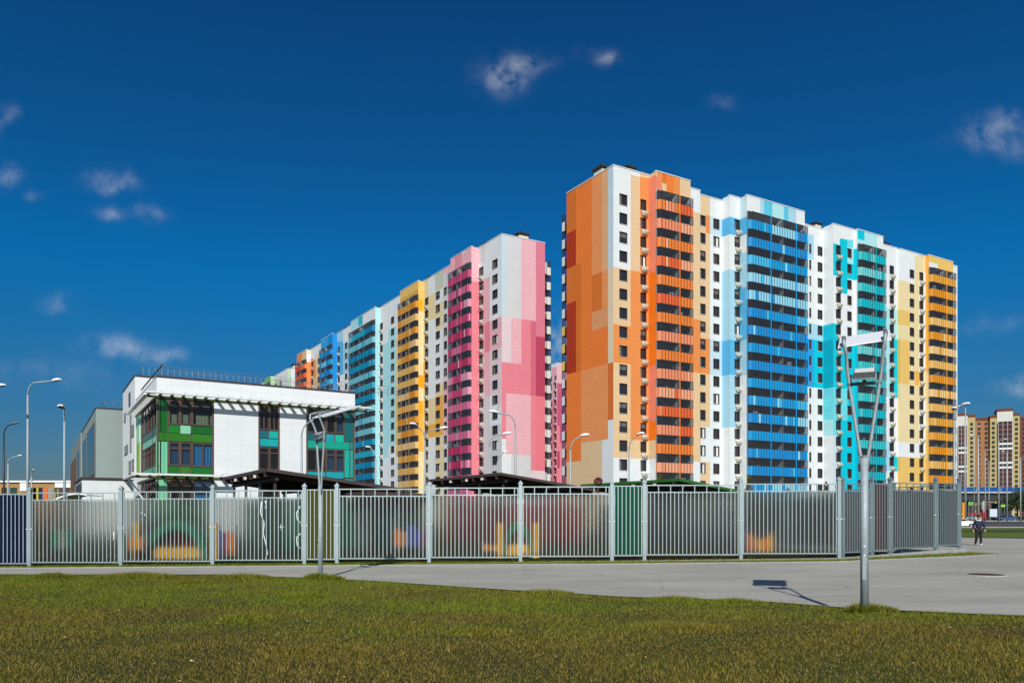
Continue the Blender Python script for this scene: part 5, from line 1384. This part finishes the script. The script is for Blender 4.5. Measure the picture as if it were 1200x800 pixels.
board(1128, 1132.6, 588.5, 611, 150, (250, 160, 10), 'tall orange sign pylon just right of the fence end', 'sign', 'sign_pylon')

# ------------------------------------------------------------------ CARS
def car(px, D, rz, paint, label, s=1.0):
    C = at(px, D); g0 = gz(C.x, C.y) + .03; e = thing('parked_car', label, 'car', (C.x, C.y, g0), rz, 'cars by the road'); e.scale = (s, s, s)
    m = mat('car_' + paint[0], paint[1], .25, coat=.6)
    prof = [(-2.15, .35), (-2.2, .62), (-2.1, .82), (-1.5, .92), (-1.05, .97), (-.45, 1.38), (.75, 1.42), (1.45, 1.02), (2.05, .95), (2.15, .6), (2.1, .32)]
    low = [(1.75, .28), (1.7, .5), (1.35, .68), (1.0, .5), (.95, .25), (-.95, .25), (-1.0, .5), (-1.35, .68), (-1.7, .5), (-1.75, .28)]
    ring = prof + low
    b = MB(); W_ = .86
    def wy(z): return W_ if z < .95 else W_ - (z - .95) * .42
    n = len(ring)
    for i in range(n):
        (x0, z0), (x1, z1) = ring[i], ring[(i + 1) % n]
        b.quad([(x0, -wy(z0), z0), (x1, -wy(z1), z1), (x1, wy(z1), z1), (x0, wy(z0), z0)], m, smooth=False)
    # sides from strips between top and bottom outline
    xs = sorted({p[0] for p in ring})
    def zat_(line, x):
        line = sorted(line)
        if x <= line[0][0]: return line[0][1]
        for (a, za), (c, zc_) in zip(line[:-1], line[1:]):
            if x <= c: return za + (zc_ - za) * (x - a) / (c - a) if c > a else za
        return line[-1][1]
    for a, c in zip(xs[:-1], xs[1:]):
        ta, tc_, la, lc = zat_(prof[1:-1], a), zat_(prof[1:-1], c), zat_(low, a), zat_(low, c)
        for s_ in (-1, 1):
            ma, mc = min(ta, .93), min(tc_, .93)
            b.quad([(a, s_ * W_, la), (c, s_ * W_, lc), (c, s_ * W_, mc), (a, s_ * W_, ma)], m)
            if ta > .94 or tc_ > .94: b.quad([(a, s_ * W_, ma), (c, s_ * W_, mc), (c, s_ * wy(tc_), tc_), (a, s_ * wy(ta), ta)], m)
    b.build('body', e)
    b = MB()
    for s_ in (-1, 1):
        y0, y1 = s_ * (wy(1.0) + .006), s_ * (wy(1.34) + .008)
        b.quad([(-.95, y0, 1.0), (.15, y0, 1.0), (.15, y1, 1.33), (-.42, y1, 1.33)], M_GLASS); b.quad([(.22, y0, 1.0), (1.3, y0, 1.03), (.75, y1, 1.36), (.22, y1, 1.33)], M_GLASS)
    b.quad([(-1.06, -.72, .99), (-1.06, .72, .99), (-.5, .62, 1.37), (-.5, -.62, 1.37)], M_GLASS); b.quad([(1.46, -.72, 1.035), (1.46, .72, 1.035), (.82, .62, 1.41), (.82, -.62, 1.41)], M_GLASS)
    b.build('windows', e)
    for x in (-1.35, 1.35):
        for s_ in (-1, 1):
            b = MB(); b.tube([(x, s_ * .66, .31), (x, s_ * .87, .31)], .31, mat('tyre', (.015, .015, .016, 1), .8), 18); wo = b.build('wheel', e)
            b = MB(); b.tube([(x, s_ * .871, .31), (x, s_ * .885, .31)], .19, M_GALV, 12); b.build('rim', wo)
    for s_ in (-1, 1):
        b = MB(); b.box(-2.19, -2.02, s_ * .62 - .15, s_ * .62 + .15, .66, .80, mat('headlight', (.7, .72, .74, 1), .15)); b.build('headlight', e)
        b = MB(); b.box(2.02, 2.17, s_ * .64 - .12, s_ * .64 + .12, .72, .9, mat('tail_light', (.4, .02, .02, 1), .3)); b.build('tail_light', e)
car(1124.5, 125.5, pi, ('white', (.78, .8, .82, 1)), 'white car half hidden behind the fence end on the road', 1.0)
car(1181, 203, 0.05, ('blue', (.03, .08, .2, 1)), 'dark blue car parked under the overpass at the right', 1.0)
car(1174, 206, 0.0, ('black', (.02, .02, .025, 1)), 'dark car just left of the blue one under the overpass', 1.0)
car(1139, 215, 0.0, ('silver', (.4, .42, .44, 1)), 'pale car behind the left end of the red hoarding', 1.0)

# ------------------------------------------------------------------ PERSON
def person():
    X, Y = gpt(1147, 639.3); e = thing('person', 'person in a dark navy hooded jacket and black trousers walking on the paving', 'person', (X, Y, gz(X, Y) + .014), radians(-20))
    s = 1.68 / 1.72
    J = {'pel': (0, 0, .92), 'waist': (0, 0, 1.08), 'chest': (0, .01, 1.32), 'neck': (0, 0, 1.47), 'head0': (0, -.01, 1.56), 'head1': (0, -.015, 1.66),
         'shL': (-.17, 0, 1.40), 'elL': (-.26, .06, 1.14), 'wrL': (-.28, -.04, .92), 'haL': (-.28, -.07, .84), 'shR': (.17, 0, 1.40), 'elR': (.27, .02, 1.14), 'wrR': (.30, -.08, .93), 'haR': (.30, -.12, .86),
         'hipL': (-.09, 0, .88), 'knL': (-.13, -.14, .50), 'anL': (-.17, .02, .10), 'toL': (-.18, -.14, .05), 'hipR': (.09, 0, .88), 'knR': (.10, -.02, .48), 'anR': (.12, .06, .09), 'toR': (.13, -.12, .04)}
    R_ = {'pel': .15, 'waist': .135, 'chest': .15, 'neck': .06, 'head0': .085, 'head1': .09, 'shL': .07, 'shR': .07, 'elL': .048, 'elR': .048, 'wrL': .034, 'wrR': .034, 'haL': .035, 'haR': .035, 'hipL': .105, 'hipR': .105, 'knL': .066, 'knR': .066, 'anL': .045, 'anR': .045, 'toL': .035, 'toR': .035}
    E = [('pel', 'waist'), ('waist', 'chest'), ('chest', 'neck'), ('neck', 'head0'), ('head0', 'head1'), ('chest', 'shL'), ('shL', 'elL'), ('elL', 'wrL'), ('wrL', 'haL'), ('chest', 'shR'), ('shR', 'elR'), ('elR', 'wrR'), ('wrR', 'haR'), ('pel', 'hipL'), ('hipL', 'knL'), ('knL', 'anL'), ('anL', 'toL'), ('pel', 'hipR'), ('hipR', 'knR'), ('knR', 'anR'), ('anR', 'toR')]
    def grow(name, keys, edges, grow_=0.0, mat_=None, fn=None, lvl=2):
        idx = {k: i for i, k in enumerate(keys)}; me = bpy.data.meshes.new(name)
        me.from_pydata([tuple(c * s for c in J[k]) for k in keys], [(idx[a], idx[b]) for a, b in edges], []); o = bpy.data.objects.new(name, me); COL.objects.link(o)
        md = o.modifiers.new('s', 'SKIN'); me.skin_vertices.new() if not me.skin_vertices else None
        for k, i in idx.items(): r = (R_[k] + grow_) * s; me.skin_vertices[0].data[i].radius = (r, r)
        me.skin_vertices[0].data[0].use_root = True
        sd = o.modifiers.new('d', 'SUBSURF'); sd.levels = lvl; sd.render_levels = lvl
        dg = bpy.context.evaluated_depsgraph_get(); m2 = bpy.data.meshes.new_from_object(o.evaluated_get(dg)); o.modifiers.clear(); o.data = m2; m2.name = name
        m2.materials.clear()
        for m_ in mat_: m2.materials.append(m_)
        for p in m2.polygons:
            p.use_smooth = True; p.material_index = fn(p.center / s) if fn else 0
        o.parent = e; return o
    skin = mat('skin', (.48, .29, .2, 1), .55); navy = mat('navy_cloth', (.014, .016, .045, 1), .8); blk = mat('black_cloth', (.012, .012, .014, 1), .85); wht = mat('white_cloth', (.75, .75, .76, 1), .8); hair = mat('hair_dark', (.012, .01, .009, 1), .6)
    grow('body', list(J), E, 0, [skin])
    jk = ['pel', 'waist', 'chest', 'shL', 'elL', 'wrL', 'shR', 'elR', 'wrR']; je = [x for x in E if x[0] in jk and x[1] in jk]
    grow('jacket', jk, je, .028, [navy, wht], lambda c: 1 if c.z < .845 and abs(c.x) < .2 else 0)
    tk = ['pel', 'hipL', 'knL', 'anL', 'hipR', 'knR', 'anR']; te = [x for x in E if x[0] in tk and x[1] in tk]
    grow('trousers', tk, te, .014, [blk])
    for q in ('L', 'R'):
        grow('shoe', ['an' + q, 'to' + q], [('an' + q, 'to' + q)], .012, [blk if q == 'L' else wht])
    b = MB()
    for k in range(14):
        a = 2 * pi * k / 14; a2 = 2 * pi * (k + 1) / 14; b.tube([(.12 * cos(a), .02 + .10 * sin(a), 1.44 + .02 * sin(a)), (.12 * cos(a2), .02 + .10 * sin(a2), 1.44 + .02 * sin(a2))], .035, wht, 6)
    b.build('hood', e)
    b = MB(); b.ball((0, .012, 1.645), .102, .112, .10, hair, 14, 8); b.build('hair', e)
    b = MB()
    for sx in (-1, 1): b.ball((sx * .033, -.098, 1.60), .013, .008, .009, hair, 8, 5)
    b.ball((0, -.112, 1.575), .014, .02, .02, skin, 8, 6); b.ball((0, -.095, 1.54), .024, .008, .007, mat('lips', (.3, .1, .08, 1), .5), 8, 5)
    for sx in (-1, 1): b.ball((sx * .098, .005, 1.585), .012, .022, .032, skin, 8, 6)
    b.build('face', e)
    b = MB()
    for sx, q in ((-1, 'haL'), (1, 'haR')):
        h = Vector(J[q]) * s
        for k in range(4): b.tube([h + Vector(((k - 1.5) * .016, -.005, -.01)), h + Vector(((k - 1.5) * .017, -.02, -.05)), h + Vector(((k - 1.5) * .016, -.005, -.078 + .006 * abs(k - 1.5)))], .009, skin, 6)
        b.tube([h + Vector((-sx * .028, -.01, .01)), h + Vector((-sx * .045, -.03, -.03))], .01, skin, 6)
    b.build('fingers', e)
person()

# ------------------------------------------------------------------ SUN, SKY, CAMERA
SUN_EL = 37.5; SX, SY = .055, 1.0   # shadows run away from the viewer
sdir = Vector((SX, SY, 0)).normalized() * cos(radians(SUN_EL)); sdir.z = -sin(radians(SUN_EL))
sl = bpy.data.lights.new('sun', 'SUN'); sl.energy = 4.4; sl.angle = radians(.53); sl.color = (1.0, .955, .89)
so = bpy.data.objects.new('sun', sl); COL.objects.link(so); so.rotation_euler = sdir.to_track_quat('-Z', 'Y').to_euler(); so.location = (0, -20, 40)

wd = bpy.data.worlds.new('World'); scene.world = wd; wd.use_nodes = True; nt = wd.node_tree; N = nt.nodes.new; Lk = nt.links.new
bg = nt.nodes['Background']; bg.inputs['Strength'].default_value = .10
sky = N('ShaderNodeTexSky'); sky.sky_type = 'NISHITA'; sky.sun_disc = False; sky.sun_elevation = radians(SUN_EL)
sky.sun_rotation = math.atan2(-SX, -SY); sky.altitude = 100; sky.air_density = 1.0; sky.dust_density = .3; sky.ozone_density = 2.5
hs = N('ShaderNodeHueSaturation'); hs.inputs['Saturation'].default_value = 1.25; hs.inputs['Value'].default_value = .75
Lk(sky.outputs[0], hs.inputs['Color'])
tc = N('ShaderNodeTexCoord'); sp = N('ShaderNodeSeparateXYZ'); Lk(tc.outputs['Generated'], sp.inputs[0])
def math_(op, a, b=None, c=None):
    n = N('ShaderNodeMath'); n.operation = op
    for i, x in enumerate((a, b, c)):
        if x is None: continue
        if isinstance(x, (int, float)): n.inputs[i].default_value = x
        else: Lk(x, n.inputs[i])
    return n.outputs[0]
# polarised band: the half of the sky away from the sun is deeper and bluer
rp = N('ShaderNodeValToRGB'); e = rp.color_ramp.elements
e[0].position = 0; e[0].color = (.22, .24, .34, 1); e[1].position = .62; e[1].color = (.12, .46, .68, 1)
x = e.new(.10); x.color = (.17, .38, .55, 1); x = e.new(.28); x.color = (.04, .66, .95, 1)
Lk(sp.outputs['Z'], rp.inputs[0])
fr = N('ShaderNodeMapRange'); fr.inputs['From Min'].default_value = -.35; fr.inputs['From Max'].default_value = .15; Lk(sp.outputs['Y'], fr.inputs['Value'])
pm = N('ShaderNodeMix'); pm.data_type = 'RGBA'; pm.blend_type = 'MULTIPLY'; Lk(fr.outputs[0], pm.inputs['Factor']); Lk(hs.outputs[0], pm.inputs['A']); Lk(rp.outputs[0], pm.inputs['B'])
yy = math_('MAXIMUM', sp.outputs['Y'], .02)
u = math_('DIVIDE', sp.outputs['X'], yy); v_ = math_('DIVIDE', sp.outputs['Z'], yy)
cb = N('ShaderNodeCombineXYZ'); Lk(u, cb.inputs[0]); Lk(v_, cb.inputs[1])
ns = N('ShaderNodeTexNoise'); ns.inputs['Scale'].default_value = 30; ns.inputs['Detail'].default_value = 7; ns.inputs['Roughness'].default_value = .62; ns.inputs['Distortion'].default_value = .15; Lk(cb.outputs[0], ns.inputs['Vector'])
n3 = N('ShaderNodeTexNoise'); n3.inputs['Scale'].default_value = 11; n3.inputs['Detail'].default_value = 4; Lk(cb.outputs[0], n3.inputs['Vector'])
s3 = N('ShaderNodeSeparateColor'); Lk(n3.outputs['Color'], s3.inputs[0])
ud = math_('ADD', u, math_('MULTIPLY', math_('SUBTRACT', s3.outputs[0], .5), .10)); vd = math_('ADD', v_, math_('MULTIPLY', math_('SUBTRACT', s3.outputs[1], .5), .06))
tot = None
for (px, y, rx, ry, st) in [(p_, y_, a_ * .72, b_ * .72, s_ * 1.25) for p_, y_, a_, b_, s_ in [(592, 88, 36, 24, .55), (625, 80, 28, 12, .25), (698, 66, 22, 11, .3), (1162, 153, 42, 22, .42), (1190, 170, 20, 18, .2), (8, 210, 26, 14, .3), (133, 215, 34, 13, .35), (130, 247, 18, 9, .28), (172, 248, 22, 10, .33), (53, 231, 16, 7, .15), (138, 402, 48, 17, .42), (190, 411, 36, 11, .38), (1190, 453, 34, 13, .4), (68, 357, 22, 12, .2), (655, 385, 40, 30, .5), (650, 410, 30, 18, .5), (0, 145, 12, 22, .2), (60, 440, 120, 26, .1), (840, 118, 18, 10, .1), (1165, 378, 60, 14, .12)]]:
    a = math_('MULTIPLY', math_('SUBTRACT', ud, (px - 600) / F_PX), F_PX / rx); c = math_('MULTIPLY', math_('SUBTRACT', vd, (HZ - y) / F_PX), F_PX / ry)
    d = math_('ADD', math_('MULTIPLY', a, a), math_('MULTIPLY', c, c)); g_ = math_('MULTIPLY', math_('EXPONENT', math_('MULTIPLY', d, -1.1)), st)
    tot = g_ if tot is None else math_('ADD', tot, g_)
mr = N('ShaderNodeMapRange'); mr.inputs['From Min'].default_value = .34; mr.inputs['From Max'].default_value = .66; Lk(ns.outputs['Fac'], mr.inputs['Value'])
cl = math_('MULTIPLY', math_('MULTIPLY', tot, mr.outputs[0]), .68); cl = math_('MINIMUM', math_('MULTIPLY', cl, math_('GREATER_THAN', sp.outputs['Y'], .03)), .75)
mx = N('ShaderNodeMix'); mx.data_type = 'RGBA'; Lk(cl, mx.inputs['Factor']); Lk(pm.outputs['Result'], mx.inputs['A']); mx.inputs['B'].default_value = (6.6, 7.0, 7.6, 1)
Lk(mx.outputs['Result'], bg.inputs['Color'])

cam = bpy.data.cameras.new('camera'); co = bpy.data.objects.new('camera', cam); COL.objects.link(co)
co.location = (0, 0, CAMH); co.rotation_euler = (pi / 2, 0, 0); cam.sensor_width = 36; cam.lens = 28; cam.shift_y = (HZ - 400) / 1200; cam.clip_end = 9000; cam.clip_start = .1
scene.camera = co
scene.view_settings.view_transform = 'Standard'; scene.view_settings.look = 'None'; scene.view_settings.exposure = 0.12; scene.view_settings.gamma = 1.0
scene.render.engine = 'CYCLES'; scene.cycles.transparent_max_bounces = 16; scene.cycles.transmission_bounces = 8; scene.cycles.max_bounces = 8
